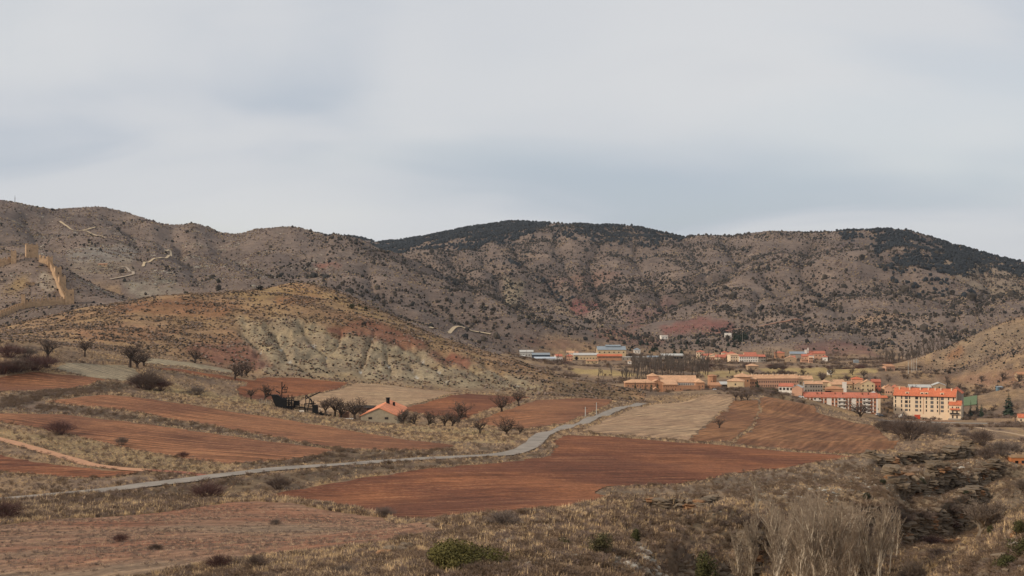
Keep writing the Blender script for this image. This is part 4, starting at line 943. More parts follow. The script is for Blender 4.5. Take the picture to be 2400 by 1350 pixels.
def block(par, w, d, h, roof, rh, wall, roofm, x=0, y=0, z=0, over=.45, base=4, wins=(), chim=0, glass=None, wname='wall', rname='roof'):
    """wall and roof parts in the thing's frame; front face at y, looking to -y"""
    vs, fs = [], []; X0, X1, Y0, Y1 = x - w / 2, x + w / 2, y, y + d
    if roof == 'gable_x':
        p = [(Y0, z - base), (Y1, z - base), (Y1, z + h), ((Y0 + Y1) / 2, z + h + rh), (Y0, z + h)]
        vs = [(X0, a, b) for a, b in p] + [(X1, a, b) for a, b in p]; n = 5
    elif roof == 'gable_y':
        p = [(X0, z - base), (X1, z - base), (X1, z + h), ((X0 + X1) / 2, z + h + rh), (X0, z + h)]
        vs = [(a, Y0, b) for a, b in p] + [(a, Y1, b) for a, b in p]; n = 5
    else:
        bx(vs, fs, X0, X1, Y0, Y1, z - base, z + h); n = 0
    if n:
        fs = [tuple(range(n)) if roof == 'gable_y' else tuple(reversed(range(n))), tuple(reversed(range(n, 2 * n))) if roof == 'gable_y' else tuple(range(n, 2 * n))]
        for i in range(n):
            j = (i + 1) % n; q = (i, n + i, n + j, j); fs.append(q if roof == 'gable_y' else q[::-1])
    wl_ = mesh_obj(wname, vs, fs, wall, par)
    vs, fs = [], []; t = .22; o = over
    if roof == 'gable_x':
        ym = (Y0 + Y1) / 2; dz = rh * o / (d / 2)
        p = [(Y0 - o, z + h - dz + .03), (ym, z + h + rh + .03), (Y1 + o, z + h - dz + .03), (Y1 + o, z + h - dz + t + .03), (ym, z + h + rh + t + .03), (Y0 - o, z + h - dz + t + .03)]
        vs = [(X0 - .25, a, b) for a, b in p] + [(X1 + .25, a, b) for a, b in p]
        for i in range(6): j = (i + 1) % 6; fs.append((i, 6 + i, 6 + j, j)[::-1] if False else (i, j, 6 + j, 6 + i))
        fs += [(5, 4, 1, 0), (4, 3, 2, 1), (6, 7, 10, 11), (7, 8, 9, 10)]
    elif roof == 'gable_y':
        xm = (X0 + X1) / 2; dz = rh * o / (w / 2)
        p = [(X0 - o, z + h - dz + .03), (xm, z + h + rh + .03), (X1 + o, z + h - dz + .03), (X1 + o, z + h - dz + t + .03), (xm, z + h + rh + t + .03), (X0 - o, z + h - dz + t + .03)]
        vs = [(a, Y0 - .3, b) for a, b in p] + [(a, Y1 + .3, b) for a, b in p]
        for i in range(6): j = (i + 1) % 6; fs.append((i, 6 + i, 6 + j, j))
        fs += [(0, 1, 4, 5), (1, 2, 3, 4), (11, 10, 7, 6), (10, 9, 8, 7)]
    elif roof in ('hip', 'pyramid'):
        s = 0 if roof == 'pyramid' else max(0, (w - d) / 2); s2 = 0 if roof == 'pyramid' else max(0, (d - w) / 2)
        xm, ym = (X0 + X1) / 2, (Y0 + Y1) / 2; zb = z + h + .03
        vs = [(X0 - o, Y0 - o, zb), (X1 + o, Y0 - o, zb), (X1 + o, Y1 + o, zb), (X0 - o, Y1 + o, zb), (X0 - o, Y0 - o, zb + .15), (X1 + o, Y0 - o, zb + .15), (X1 + o, Y1 + o, zb + .15), (X0 - o, Y1 + o, zb + .15), (xm - s, ym - s2, zb + rh), (xm + s, ym + s2, zb + rh)]
        fs = [(0, 3, 2, 1), (0, 1, 5, 4), (1, 2, 6, 5), (2, 3, 7, 6), (3, 0, 4, 7)]
        fs += [(4, 5, 9, 8), (5, 6, 9), (6, 7, 8, 9), (7, 4, 8)] if s2 == 0 else [(4, 5, 8), (5, 6, 9, 8), (6, 7, 9), (7, 4, 8, 9)]
    elif roof == 'shed':
        zb = z + h + .03; bx(vs, fs, X0 - .25, X1 + .25, Y0 - o, Y1 + o, zb, zb + t)
        for i in (2, 3, 6, 7): vs[i] = (vs[i][0], vs[i][1], vs[i][2] + rh)
    elif roof == 'flat':
        bx(vs, fs, X0 - .15, X1 + .15, Y0 - .15, Y1 + .15, z + h + .02, z + h + .3)
    rf = mesh_obj(rname, vs, fs, roofm, par) if vs else None
    if rf and roof != 'flat':
        bm = bmesh.new(); bm.from_mesh(rf.data); bmesh.ops.recalc_face_normals(bm, faces=bm.faces); bm.to_mesh(rf.data); bm.free()
    for q in wins:
        wx, wz, ww, wh = q[:4]; side = q[4] if len(q) > 4 else 'f'; g = glass or m_glass
        if len(q) > 5: g = q[5]
        o_ = link('window', window_mesh(ww, wh, g), wl_)
        if side == 'f': o_.location = (x + wx, Y0, z + wz)
        elif side == 'r': o_.location = (X1, Y0 + wx, z + wz); o_.rotation_euler = (0, 0, math.pi / 2)
        elif side == 'l': o_.location = (X0, Y0 + wx, z + wz); o_.rotation_euler = (0, 0, -math.pi / 2)
    for i in range(chim):
        cx = X0 + w * (i + .5) / chim + random.uniform(-.6, .6); cz_ = z + h + rh * .75
        vs, fs = [], []; bx(vs, fs, cx - .35, cx + .35, (Y0 + Y1) / 2 - 1.3, (Y0 + Y1) / 2 - .6, cz_ - 1.2, cz_ + 1.1); bx(vs, fs, cx - .45, cx + .45, (Y0 + Y1) / 2 - 1.4, (Y0 + Y1) / 2 - .5, cz_ + 1.1, cz_ + 1.25)
        mesh_obj('chimney', vs, fs, m_cream, rf)
    return wl_, rf
def grid_w(w, rows, cols, z0=1.0, dz=2.9, ww=.95, wh=1.35, skip=.0):
    return [((c + .5) / cols * w - w / 2, z0 + r * dz, ww, wh) for r in range(rows) for c in range(cols) if random.random() >= skip]
def house(name, label, cat, px0, px1, D, d, h, roof, rh, wall, roofm, yaw=0, rows=1, cols=3, chim=0, dz=0.0, ww=.95, wh=1.3, z0=1.0, fl=2.9, group=None, wins=None, over=.45):
    w = (px1 - px0) / F * D / math.cos(R(yaw)); loc = P((px0 + px1) / 2, D, dz)
    t = empty(name, loc, R(yaw), label, cat, group)
    block(t, w, d, h, roof, rh, wall, roofm, wins=wins if wins is not None else grid_w(w, rows, cols, z0, fl, ww, wh, .08), chim=chim, over=over)
    return t, w

# ------------------------------------------------------------------ farmhouse with the orange roof
t = empty('farmhouse', P(888, 556, 1.1), R(-2), 'low stone farmhouse with broad orange tiled roof beside the bare orchard trees', 'farmhouse')
wl_, rf = block(t, 14.2, 38, 2.9, 'gable_y', 3.0, mat('farm_stone', (164, 150, 128), .2, .8, bump=.4), m_farm_t, wins=[(-3.4, 1.5, 1.5, .95), (3.0, 1.5, 1.5, .95)])
vs, fs = [], []; beam(vs, fs, (.6, 24, 5.2), (.6, 24, 7.9), .75, 8); beam(vs, fs, (.6, 24, 7.9), (.6, 24, 8.2), .95, 8); mesh_obj('chimney', vs, fs, m_black, rf)
vs, fs = [], []; beam(vs, fs, (3.0, 24.5, 4.2), (3.0, 24.5, 6.3), .5, 8); mesh_obj('chimney', vs, fs, m_black, rf)
# lean-to behind
t = empty('farm_shed', P(850, 580, 0), R(-10), 'dark low shed tucked behind the farmhouse roof', 'shed')
block(t, 8, 5, 1.8, 'shed', .5, m_iron, m_iron)
t = empty('sheet_pile', P(815, 555, .1), R(-6), 'white flat metal sheet lying left of the farmhouse', 'sheet')
vs, fs = [], []
for i in range(4): bx(vs, fs, -2.9 + .1 * i, 2.9 - .12 * i, -.8, .8, .12 * i + .4, .12 * i + .5)
mesh_obj('sheets', vs, fs, m_white, t); box_obj('support', (-2.4, 2.4, -.5, .5, -1, .4), m_iron, t)
t = empty('log_pile', P(807, 562, 0), 0, 'stack of cut red-ended logs between bare trees by the farm', 'log pile')
vs, fs = [], []
for r in range(7):
    for c in range(9): beam(vs, fs, (-1.9 + c * .45 + random.uniform(-.06, .06), -.6, .2 + r * .4), (-1.9 + c * .45, .9, .2 + r * .4), .2, 6)
o = mesh_obj('logs', vs, fs, mat('log_ends', (150, 112, 92), .35, 2.2), t); o['kind'] = 'stuff'

# ------------------------------------------------------------------ black scrap ship and catapult beside the farm
t = empty('scrap_ship', P(668, 560, -.3), R(4), 'black ship-like scrap sculpture with mast and lattice beside the farm', 'sculpture')
ms = 560 / F
def q(px, py): return ((px - 668) * ms, (966 - py) * ms)
vs, fs = [], []
prof = [(637, 930), (642, 945), (648, 958), (672, 960), (672, 940), (660, 938), (650, 930)]
k = len(prof); pr = [q(*a) for a in prof]
vs = [(a, -1.8, b) for a, b in pr] + [(a * .98, 1.8, b) for a, b in pr]; fs = [tuple(range(k)), tuple(reversed(range(k, 2 * k)))] + [(i, k + i, k + (i + 1) % k, (i + 1) % k) for i in range(k)]
mesh_obj('hull', vs, fs, m_black, t)
def lat(name, segs, r=.14, y=0., m=m_black):
    vs, fs = [], []
    for a, b in segs: beam(vs, fs, (q(*a)[0], y, q(*a)[1]), (q(*b)[0], y, q(*b)[1]), r)
    return mesh_obj(name, vs, fs, m, t)
lat('mast', [((660, 968), (661, 900)), ((664, 968), (664, 935)), ((661, 918), (668, 906)), ((647, 921), (657, 927))], .26)
lat('crow_frame', [((662, 912), (674, 912)), ((674, 912), (671, 925)), ((661, 925), (672, 925)), ((663, 918), (673, 918)), ((668, 912), (668, 925))], .16)
lat('bowsprit', [((627, 929), (642, 931))], .12)
lat('scaffold', [((a, 968), (a, 936 if a % 3 else 930)) for a in (652, 657, 667, 671, 675, 679, 684, 688)] + [((650, 952), (688, 952)), ((656, 944), (688, 944)), ((665, 938), (688, 938)), ((650, 960), (690, 960))], .2, .4)
lat('scaffold', [((a, 968), (a, 940)) for a in (654, 661, 669, 677, 683)] + [((650, 948), (686, 948)), ((654, 956), (688, 956)), ((654, 966), (669, 941)), ((669, 966), (686, 942))], .17, -.9)
vs, fs = [], []; bx(vs, fs, q(652, 0)[0], q(686, 0)[0], -1.2, 1.4, 0.2, q(0, 957)[1]); mesh_obj('deck_house', vs, fs, m_black, t)
vs, fs = [], []; bx(vs, fs, q(689, 0)[0], q(702, 0)[0], -.5, .7, q(0, 956)[1], q(0, 944)[1]); mesh_obj('crate_body', vs, fs, m_black, t)
lat('support_post', [((690, 962), (690, 950))], .12); lat('support_post', [((702, 968), (702, 950))], .12)
for a in (608, 612, 616, 620, 625, 629, 633):
    p_ = P(a, 565); vs, fs = [], []; beam(vs, fs, (0, 0, -.3), (0, 0, random.uniform(1.8, 2.6)), .05); tag(mesh_obj('fence_post', vs, fs, m_pale), 'thin pale post in the row left of the black scrap ship', 'post', 'posts left of the scrap ship').location = p_
t = empty('catapult', P(727, 562, -.2), R(-3), 'black scrap catapult with raised diagonal beam right of the scrap ship', 'sculpture')
def q(px, py): return ((px - 727) * ms, (968 - py) * ms)
lat('throwing_arm', [((716, 934), (751, 917))], .28); lat('cross_arm', [((716, 924), (726, 935))], .2)
lat('trestle', [((727, 932), (720, 962)), ((727, 932), (736, 962)), ((729, 934), (742, 960)), ((723, 946), (734, 946)), ((716, 926), (717, 950))], .2)
lat('platform', [((713, 945), (740, 944)), ((714, 945), (714, 962)), ((720, 950), (744, 952)), ((735, 938), (736, 958)), ((690, 953), (745, 958)), ((690, 956), (745, 961))], .22)
lat('rail', [((686, 951), (716, 955)), ((715, 955), (715, 974))], .26)
vs, fs = [], []; bx(vs, fs, q(733, 0)[0], q(745, 0)[0], -1, 1, 0, q(0, 948)[1]); mesh_obj('winch_box', vs, fs, m_black, t)
t = empty('scrap_heap', P(752, 558, 0), 0, 'heap of black scrap with pale pieces below the bare trees', 'scrap heap')
vs, fs = [], []
for i in range(26): beam(vs, fs, (random.uniform(-3.4, 3.6), random.uniform(-1, 1), random.uniform(0, .7)), (random.uniform(-3.4, 3.6), random.uniform(-1, 1), random.uniform(.3, 1.5)), random.uniform(.08, .28))
o = mesh_obj('scrap_pieces', vs, fs, m_black, t); o['kind'] = 'stuff'
for i in range(7):
    o = link('pale_piece', stone_mesh('pale_piece', m_white, 70 + i), t); o.location = (random.uniform(-1.5, 3.5), random.uniform(-1, .2), random.uniform(.8, 3.)); o.scale = (.28, .28, .4)
t = empty('information_board', P(707, 548, 0), 0, 'small pale board on posts in front of the scrap catapult', 'board')
box_obj('panel', (-.9, .9, -.05, .05, .5, 1.4), m_white, t)
for s_ in (-.8, .8): box_obj('post', (s_ - .06, s_ + .06, .06, .16, -.3, 1.5), m_iron, t)

# ------------------------------------------------------------------ castle walls on the left hill
def wall_run(label, pts, h, thick=1.6):
    h *= .8
    """crenellated wall along (frame x, distance) points, footing on the hill"""
    pw = []
    for (a, da), (b, db) in zip(pts[:-1], pts[1:]):
        n = max(3, int(math.hypot((b * db - a * da) / F, db - da) / 3.0))
        for i in range(n): t_ = i / n; D = da + (db - da) * t_; x = ((a - 1200) * da * (1 - t_) + (b - 1200) * db * t_) / F; pw.append(Vector((x, D, float(H(x, D)))))
    x = (pts[-1][0] - 1200) / F * pts[-1][1]; pw.append(Vector((x, pts[-1][1], float(H(x, pts[-1][1])))))
    zs = np.array([p_.z for p_ in pw]); kk = np.ones(5) / 5; zsm = np.convolve(np.pad(zs, 2, 'edge'), kk, 'valid')
    org = pw[0].copy(); par = empty('castle_wall', org, 0, label, 'castle wall')
    vs, fs = [], []; mv, mf = [], []
    for i, p_ in enumerate(pw):
        d_ = (pw[min(i + 1, len(pw) - 1)] - pw[max(i - 1, 0)]); d_.z = 0; d_.normalize(); nr = Vector((-d_.y, d_.x, 0)) * thick / 2; c = p_ - org; top = zsm[i] + h - org.z
        for s_, zt in ((-1, c.z - 2.5), (1, c.z - 2.5), (1, top), (-1, top)): vs.append((c.x + nr.x * s_, c.y + nr.y * s_, zt))
        if i:
            a, b = (i - 1) * 4, i * 4
            for e in range(4): fs.append((a + e, a + (e + 1) % 4, b + (e + 1) % 4, b + e))
        if i % 1 == 0 and i < len(pw) - 1:
            for s_ in (-1, 1):
                cc = c + (pw[i + 1] - p_) * .25; e1 = cc + nr * s_ * .98; e2 = cc + nr * s_ * .5; u_ = d_ * .75
                k = len(mv)
                for zt in (top - .05, top + 1.7 + random.uniform(-.1, .1)):
                    for e in (e1 - u_, e1 + u_, e2 + u_, e2 - u_): mv.append((e.x, e.y, zt))
                mf += [(k, k + 1, k + 5, k + 4), (k + 1, k + 2, k + 6, k + 5), (k + 2, k + 3, k + 7, k + 6), (k + 3, k, k + 4, k + 7), (k + 4, k + 5, k + 6, k + 7)]
    fs += [(0, 1, 2, 3), tuple(len(vs) - 4 + e for e in (3, 2, 1, 0))]
    mesh_obj('masonry', vs, fs, m_sand, par); o = mesh_obj('battlement', mv, mf, m_sand, par); o['kind'] = 'stuff'
def tower(label, px, D, w, d, h, yaw=0, dz=0, openings=()):
    h *= 1.15; par = empty('castle_tower', P(px, D, dz), R(yaw), label, 'castle tower')
    vs, fs = [], []; bx(vs, fs, -w / 2, w / 2, -d / 2, d / 2, -6, h)
    for i in (4, 5, 6, 7): vs[i] = (vs[i][0] * .96, vs[i][1] * .96, vs[i][2])
    mesh_obj('masonry', vs, fs, m_sand, par)
    n = max(3, int(w / 1.7)); w2, d2 = w * .96 / 2, d * .96 / 2
    for i in range(n):
        for (cx, cy) in ((-w2 + (i + .5) * 2 * w2 / n, -d2 + .3), (-w2 + .3, -d2 + (i + .5) * 2 * d2 / n)):
            if i % 2 == 0: box_obj('merlon', (cx - .45, cx + .45, cy - .28, cy + .28, h - .05, h + 1.0), m_sand, par)
    for (ox, oz) in openings: box_obj('loophole', (ox - .3, ox + .3, -d / 2 - .06, -d / 2 + .2, oz, oz + 1.3), m_void, par)
wall_run('castle wall climbing from the left edge to the summit tower', [(-60, 1135), (-10, 1143), (28, 1150)], 5.6)
tower('slim castle tower at the top of the leftmost climbing wall', 32, 1150, 4.2, 5, 8, 15, 0)
tower('broad square castle tower alone on the hill summit', 74, 1162, 9.5, 9, 8.5, 25, 0, [(-2, 4)])
wall_run('short castle wall just right of the summit tower', [(92, 1152), (117, 1150)], 5.5)
tower('small castle tower at the bend right of the summit', 118, 1148, 4, 5, 7.2, 20)
wall_run('castle wall descending the hill from the summit bend', [(119, 1147), (130, 1120), (138, 1100), (147, 1078)], 5.8)
tower('upper castle tower on the descending wall', 135, 1122, 5.2, 6, 8.0, 30, 0, [(0, 4)])
tower('lower castle tower on the descending wall', 145, 1098, 5.2, 6, 8.8, 30)
wall_run('castle wall dropping into the square corner tower', [(147, 1078), (153, 1066)], 5.2)
tower('large square corner tower at the foot of the castle hill', 163, 1060, 6.6, 6.6, 9.2, 18, 0, [(1, 6)])
wall_run('long castle wall from the corner tower to the left', [(156, 1058), (110, 1050), (56, 1041)], 5.2)
tower('narrow castle tower ending the long lower wall', 55, 1040, 2.6, 4, 8.2, 10)
wall_run('castle wall stepping down to the lower left edge', [(53, 1039), (20, 1022), (-10, 1008), (-70, 990)], 3.9)
t, w = house('ruined_house', 'small roofless stone ruin inside the castle walls', 'ruin', 60, 66, 1100, 4, 3.6, 'flat', 0, m_sand, m_sand, 20, 1, 1)
block(t, 4.5, 3.5, 3.0, 'flat', 0, m_sand, m_sand, x=3.6, y=1)
t, w = house('hill_hut', 'tiny red roofed hut on the hill behind the castle', 'hut', 230, 250, 1462, 4, 2.2, 'shed', .8, m_stonew, m_brn_t, 0, 1, 2)
# mast on the skyline
t = empty('radio_mast', P(35, 2190, 0), 0, 'thin lattice mast standing on the left skyline', 'mast')
vs, fs = [], []
for a in range(3): beam(vs, fs, (.5 * math.cos(a * 2.1), .5 * math.sin(a * 2.1), -1), (.18 * math.cos(a * 2.1), .18 * math.sin(a * 2.1), 10), .16)
mesh_obj('lattice', vs, fs, m_iron, t); vs, fs = [], []; beam(vs, fs, (0, 0, 9), (0, 0, 13), .12); mesh_obj('antenna', vs, fs, m_iron, t)
vs, fs = [], []; beam(vs, fs, (.5, 0, 7), (.5, 0, 8.2), .35, 8); mesh_obj('dish', vs, fs, m_pale, t)

# ------------------------------------------------------------------ long apartment block, cream with bright orange roof
t = empty('apartment_block', P(2094, 998, 0), R(-24), 'long cream apartment block with bright orange roof and dark windows', 'apartment block')
L_ = 42.0
cols_ = [(.034, 0), (.133, 0), (.21, 1), (.263, 0), (.376, 1), (.439, 0), (.534, 0), (.623, 1), (.711, 0), (.787, 1), (.887, 0), (.966, 0)]
wins = []
for fx, wide in cols_:
    for r, zz_ in enumerate((1.7, 4.3, 7.2, 10.0)):
        wins.append(((fx - .5) * L_, zz_, 2.0 if wide else .85, 1.5 if r == 0 else (2.0 if wide else 2.1), 'f', m_shut if wide and random.random() < .75 else m_glass))
wl_, rf = block(t, L_, 13, 12.8, 'gable_x', 4.6, m_cream, m_org_t, x=L_ / 2, wins=wins, chim=0, over=.7)
for fx in (.08, .25, .42, .55, .66, .75, .92):
    cx = fx * L_; vs, fs = [], []; bx(vs, fs, cx - .35, cx + .35, 4.6, 5.4, 15.2, 17.9); bx(vs, fs, cx - .5, cx + .5, 4.5, 5.5, 17.9, 18.1); mesh_obj('chimney', vs, fs, m_cream, rf)
for fx in (.22, .46, .53, .78):
    cx = fx * L_; vs, fs = [], []; bx(vs, fs, cx - 1.2, cx + 1.2, 1.0, 3.4, 13.2, 14.9); d_ = mesh_obj('dormer', vs, fs, m_cream, rf); o = link('window', window_mesh(1.3, 1.1, m_glass), rf); o.location = (cx, 1.0, 13.5)
box_obj('drainpipe', (.745 * L_ - .15, .745 * L_ + .15, -.2, .02, 0, 12.6), m_woodd, wl_); box_obj('drainpipe', (.485 * L_ - .12, .485 * L_ + .12, -.16, .02, 0, 12.6), m_brick, wl_)
box_obj('eave_gutter', (-.4, L_ + .4, -.86, -.66, 12.1, 12.35), m_woodd, rf)
block(t, 9, 12, 14.6, 'gable_y', 3.4, m_greyw, m_org_t, x=L_ - 1.5, y=8)
# cream house with balconies next to it
t = empty('balcony_house', P(2238, 978, 0), R(-24), 'narrow cream house with red roof and stacked balconies beside the apartments', 'house')
wl_, rf = block(t, 8.2, 9, 10.2, 'gable_x', 2.6, m_cream, m_org_t, wins=[(-1.6, 8.0, .8, 1.1), (1.2, 8.0, .8, 1.1), (2.4, 8.0, .8, 1.1), (-1.4, 4.2, 1.0, 2.1), (1.4, 4.2, 1.0, 2.1), (-1.4, 1.1, 1.0, 2.1), (1.4, 1.1, 1.0, 2.1), (4, 4, 1, 1.3, 'r'), (4, 7, 1, 1.3, 'r')])
box_obj('balcony', (-3.2, 3.2, -1.3, -.02, 3.8, 4.0), m_greyw, wl_); box_obj('balcony_rail', (-3.2, 3.2, -1.32, -1.24, 4.0, 4.9), m_iron, wl_)
vs, fs = [], []; bx(vs, fs, -3.4, 3.4, -1.4, -.02, 7.0, 7.25)
for i in (6, 7, 2, 3): vs[i] = (vs[i][0], vs[i][1], vs[i][2] + .7)
mesh_obj('awning_roof', vs, fs, m_org_t, wl_)
box_obj('garage', (-4.0, 4.2, -4.5, -.02, -3, 1.0), m_greyw, t)
# ------------------------------------------------------------------ striped apartment block with brick bands
t = empty('striped_apartment_block', Vector((P(1884, 968).x, 968, P(2046, 956).z + .3)), R(-9), 'white apartment block with brick bands and balconies under salmon roof', 'apartment block')
L_ = 49.0; Hh = 10.6
wl_, rf = block(t, L_, 12, Hh, 'gable_x', 2.8, m_white, m_red_t, x=L_ / 2, over=.6, base=5)
for mI in range(3):
    ox = mI * L_ / 3
    for bx0 in (2.9, 5.2, 12.1, 14.4):
        p_ = box_obj('brick_band', (ox + bx0 - .75, ox + bx0 + .75, -.14, .05, -2, Hh - .2), m_brick, wl_)
        for r in range(4): o = link('window', window_mesh(.95, 1.2, m_glass), wl_); o.location = (ox + bx0, -.14, .5 + r * 2.6)
    for bx0 in (7.4, 10.6):
        for r in range(4):
            z_ = r * 2.6
            b_ = box_obj('balcony', (ox + bx0 - 1.15, ox + bx0 + 1.15, -1.1, .03, z_ + .1, z_ + .28), m_greyw, wl_); box_obj('rail', (ox + bx0 - 1.15, ox + bx0 + 1.15, -1.12, -1.06, z_ + .5, z_ + 1.1), m_white, b_)
            o = link('window', window_mesh(1.3, 1.7, m_glass), wl_); o.location = (ox + bx0, 0, z_ + .35)
    for r in range(3): o = link('window', window_mesh(1.2, .6, m_glass), wl_); o.location = (ox + 9.0, 0, 2.0 + r * 2.6)
for cx in (9, 12, 21, 26, 39, 43):
    vs, fs = [], []; bx(vs, fs, cx - .3, cx + .3, 3.2, 3.9, 11.6, 13.6); mesh_obj('chimney', vs, fs, m_woodd, rf)
box_obj('garage_door', (L_ - 5.2, L_ - 2.8, -.1, .1, -2.2, .6), m_woodd, wl_)
t, w = house('rear_annex', 'bright orange roofed annex behind the striped apartment block', 'annex', 2027, 2063, 985, 9, 9.5, 'gable_x', 2.2, m_cream, m_org_t, -9, 1, 3)

# ------------------------------------------------------------------ monastery
t = empty('monastery', P(1560, 1000, 0), 0, 'sprawling brick monastery with salmon roofs and a blank courtyard wall', 'monastery')
k3 = .3
block(t, 21, 10, 6.4, 'hip', 2.2, m_orange, m_salm_t, x=(1500 - 1560) * k3, y=0, wins=grid_w(20, 2, 6, 1, 2.8, .7, 1))
block(t, 34, 11, 7.6, 'gable_x', 2.6, m_pink, m_salm_t, x=(1582 - 1560) * k3, y=15, wins=grid_w(33, 1, 15, 5.4, 2, .7, .9))
block(t, 7.5, 7.5, 10.2, 'pyramid', 2.1, m_pink, m_salm_t, x=(1535 - 1560) * k3, y=13)
block(t, 9, 14, 6.2, 'gable_y', 2.0, m_orange, m_salm_t, x=(1541 - 1560) * k3, y=1)
block(t, 10.6, 14, 5.1, 'shed', 2.6, m_orange, m_salm_t, x=(1570 - 1560) * k3, y=-1.2, wins=[(a, 3.5, .6, .7) for a in (-4.2, -2.5, -1.2, .8, 2.2, 4.2)] + [(-2.6, 1.6, .6, .7), (1.6, 1.6, .7, .9), (3.8, 1.6, .7, .9)])
block(t, 15.5, .7, 4.4, 'flat', 0, m_orange, m_brn_t, x=(1611.5 - 1560) * k3, y=-1, wname='courtyard_wall', rname='wall_coping', wins=[(-5, 1.6, .7, .9), (0, 0, 1.8, 1.8)])
block(t, 14, 8, 6.2, 'gable_x', 1.4, m_white, m_salm_t, x=(1612 - 1560) * k3, y=8, wins=grid_w(14, 2, 9, 2.2, 2.1, .7, 1.1))
block(t, 6, 15, 6.6, 'hip', 2.2, m_orange, m_salm_t, x=(1641 - 1560) * k3, y=-.6, wins=[(-1, 3.6, .7, 1.0), (1.6, 3.6, .7, 1.0)])
t = empty('chapel', P(1538, 985, .1), 0, 'tiny brick chapel with dark arch in front of the monastery', 'chapel')
block(t, 3.5, 4, 2.0, 'gable_y', 1.3, m_orange, m_salm_t, over=.3); vs, fs = [], []
beam(vs, fs, (0, -.05, 1.1), (0, .2, 1.1), .8, 12); mesh_obj('arch', vs, fs, m_void, t)
def ngon(t, n, r, z0, z1, m, name, r1=None, cone=0):
    vs, fs = [], []; r1 = r if r1 is None else r1
    for z_, rr in ((z0, r), (z1, r1)):
        for i in range(n): vs.append((rr * math.cos(6.2832 * i / n), rr * math.sin(6.2832 * i / n), z_))
    fs = [(i, (i + 1) % n, n + (i + 1) % n, n + i) for i in range(n)]
    if cone: vs.append((0, 0, z1 + cone)); fs += [(n + i, n + (i + 1) % n, 2 * n) for i in range(n)]
    else: fs.append(tuple(n + i for i in range(n)))
    return mesh_obj(name, vs, fs, m, t)
t = empty('dovecote_tower', P(1669, 1040, 0), 0, 'stubby octagonal brick tower right of the monastery', 'tower')
ngon(t, 8, 3.3, -2, 8.2, m_orange, 'wall'); ngon(t, 8, 3.8, 8.2, 8.4, m_brn_t, 'roof', cone=1.3)
for a in (-1, .8): o = link('window', window_mesh(.6, .8, m_glass), t); o.location = (a, -3.1, 4.2)

# ------------------------------------------------------------------ houses of the lower village
house('brick_shed', 'low brick shed with dull roof right of the octagonal tower', 'shed', 1664, 1692, 1000, 7, 3.6, 'shed', 1.6, m_orange, m_brn_t, 0, 1, 2)
t, w = house('steel_shelter', 'grey open steel shelter next to the yellow block', 'shelter', 1690, 1707, 1000, 8, 4.2, 'shed', 1.4, m_iron, m_pale, 0, 0, 0)
t, w = house('yellow_block', 'square yellow ochre building with one window and hipped roof', 'building', 1705, 1742, 988, 12, 6.3, 'hip', 2.4, m_yel, m_salm_t, -12, 1, 1, z0=3.6)
t, w = house('tall_brick_house', 'tall brown brick house behind the yellow ochre building', 'house', 1722, 1758, 1016, 12, 8.8, 'hip', 2.6, mat('brown_brick', (166, 124, 94), .12, .5), m_salm_t, -8, 1, 3, z0=5.5, chim=1)
t, w = house('terraced_houses', 'long terrace of brick houses under one salmon roof', 'terrace', 1757, 1872, 1040, 10, 7.0, 'gable_x', 2.4, m_pink, m_salm_t, 3, 2, 22, chim=9, ww=.8)
house('pink_end_house', 'pinkish house with white lower wall closing the terrace', 'house', 1756, 1774, 1018, 9, 7.2, 'gable_x', 2.0, m_orange, m_salm_t, 3, 2, 3)
house('tan_row_house', 'tan plastered row house at the right end of the terrace', 'house', 1868, 1905, 1046, 10, 7.2, 'gable_x', 2.2, m_yel, m_salm_t, -3, 2, 6, chim=2)
house('grey_row_house', 'grey flat-fronted house with balconies beside the tan row house', 'house', 1886, 1928, 1020, 9, 6.4, 'gable_x', 1.6, m_greyw, m_salm_t, -3, 2, 7, chim=1)
t, w = house('white_villa', 'white villa with bright red roof and glazed gallery below the terrace', 'villa', 1826, 1858, 975, 8, 5.4, 'gable_x', 1.8, m_white, m_red_t, -18, 1, 4, ww=1.6, wh=1.7, z0=2.8)
block(t, 7, 9, 4.6, 'gable_y', 1.6, m_pink, m_pale, x=7.6, y=-.6, over=.2)
t, w = house('orange_house', 'square orange house with dark open porch near the striped block', 'house', 1936, 1976, 1012, 10, 5.6, 'hip', 2.0, m_orange, m_brn_t, -8, 1, 3)
block(t, 4, 2, 4.6, 'flat', 0, m_void, m_brn_t, x=-4.5, y=-2.2, wname='porch', rname='porch_roof')
house('arched_barn', 'low barn with pale curved roof behind the orange house', 'barn', 1948, 1976, 1050, 9, 5.2, 'gable_x', 1.4, m_yel, m_salm_t, 6, 1, 2)
house('white_slab_tower', 'narrow white slab tower between village roofs', 'tower', 1975, 1984, 1036, 3, 8.6, 'flat', 0, m_white, m_white, -10, 0, 0)
house('pink_house', 'tall pink house with orange hipped roof in the lower village', 'house', 1997, 2022, 1090, 9, 8.2, 'hip', 1.8, m_pink, m_org_t, -8, 2, 3)
house('yellow_gable_house', 'pale yellow house with gable front between pink and red houses', 'house', 2018, 2050, 1080, 11, 5.8, 'gable_y', 2.8, m_yel, m_salm_t, -10, 2, 3)
house('red_house', 'deep red house at the right of the village cluster', 'house', 2044, 2064, 1105, 9, 8.0, 'gable_x', 1.6, mat('red_render', (182, 104, 82), .1, .4), m_red_t, -8, 2, 3)
house('half_built_house', 'unfinished house with white sloping roof above the striped block', 'house', 2028, 2056, 1010, 9, 5.2, 'gable_y', 2.6, m_yel, m_white, -24, 1, 2)
house('stone_wall_house', 'small orange roofed outhouse between the two apartment blocks', 'outhouse', 2064, 2080, 1030, 5, 3.4, 'gable_x', 1.2, m_stonew, m_org_t, 0, 1, 1)
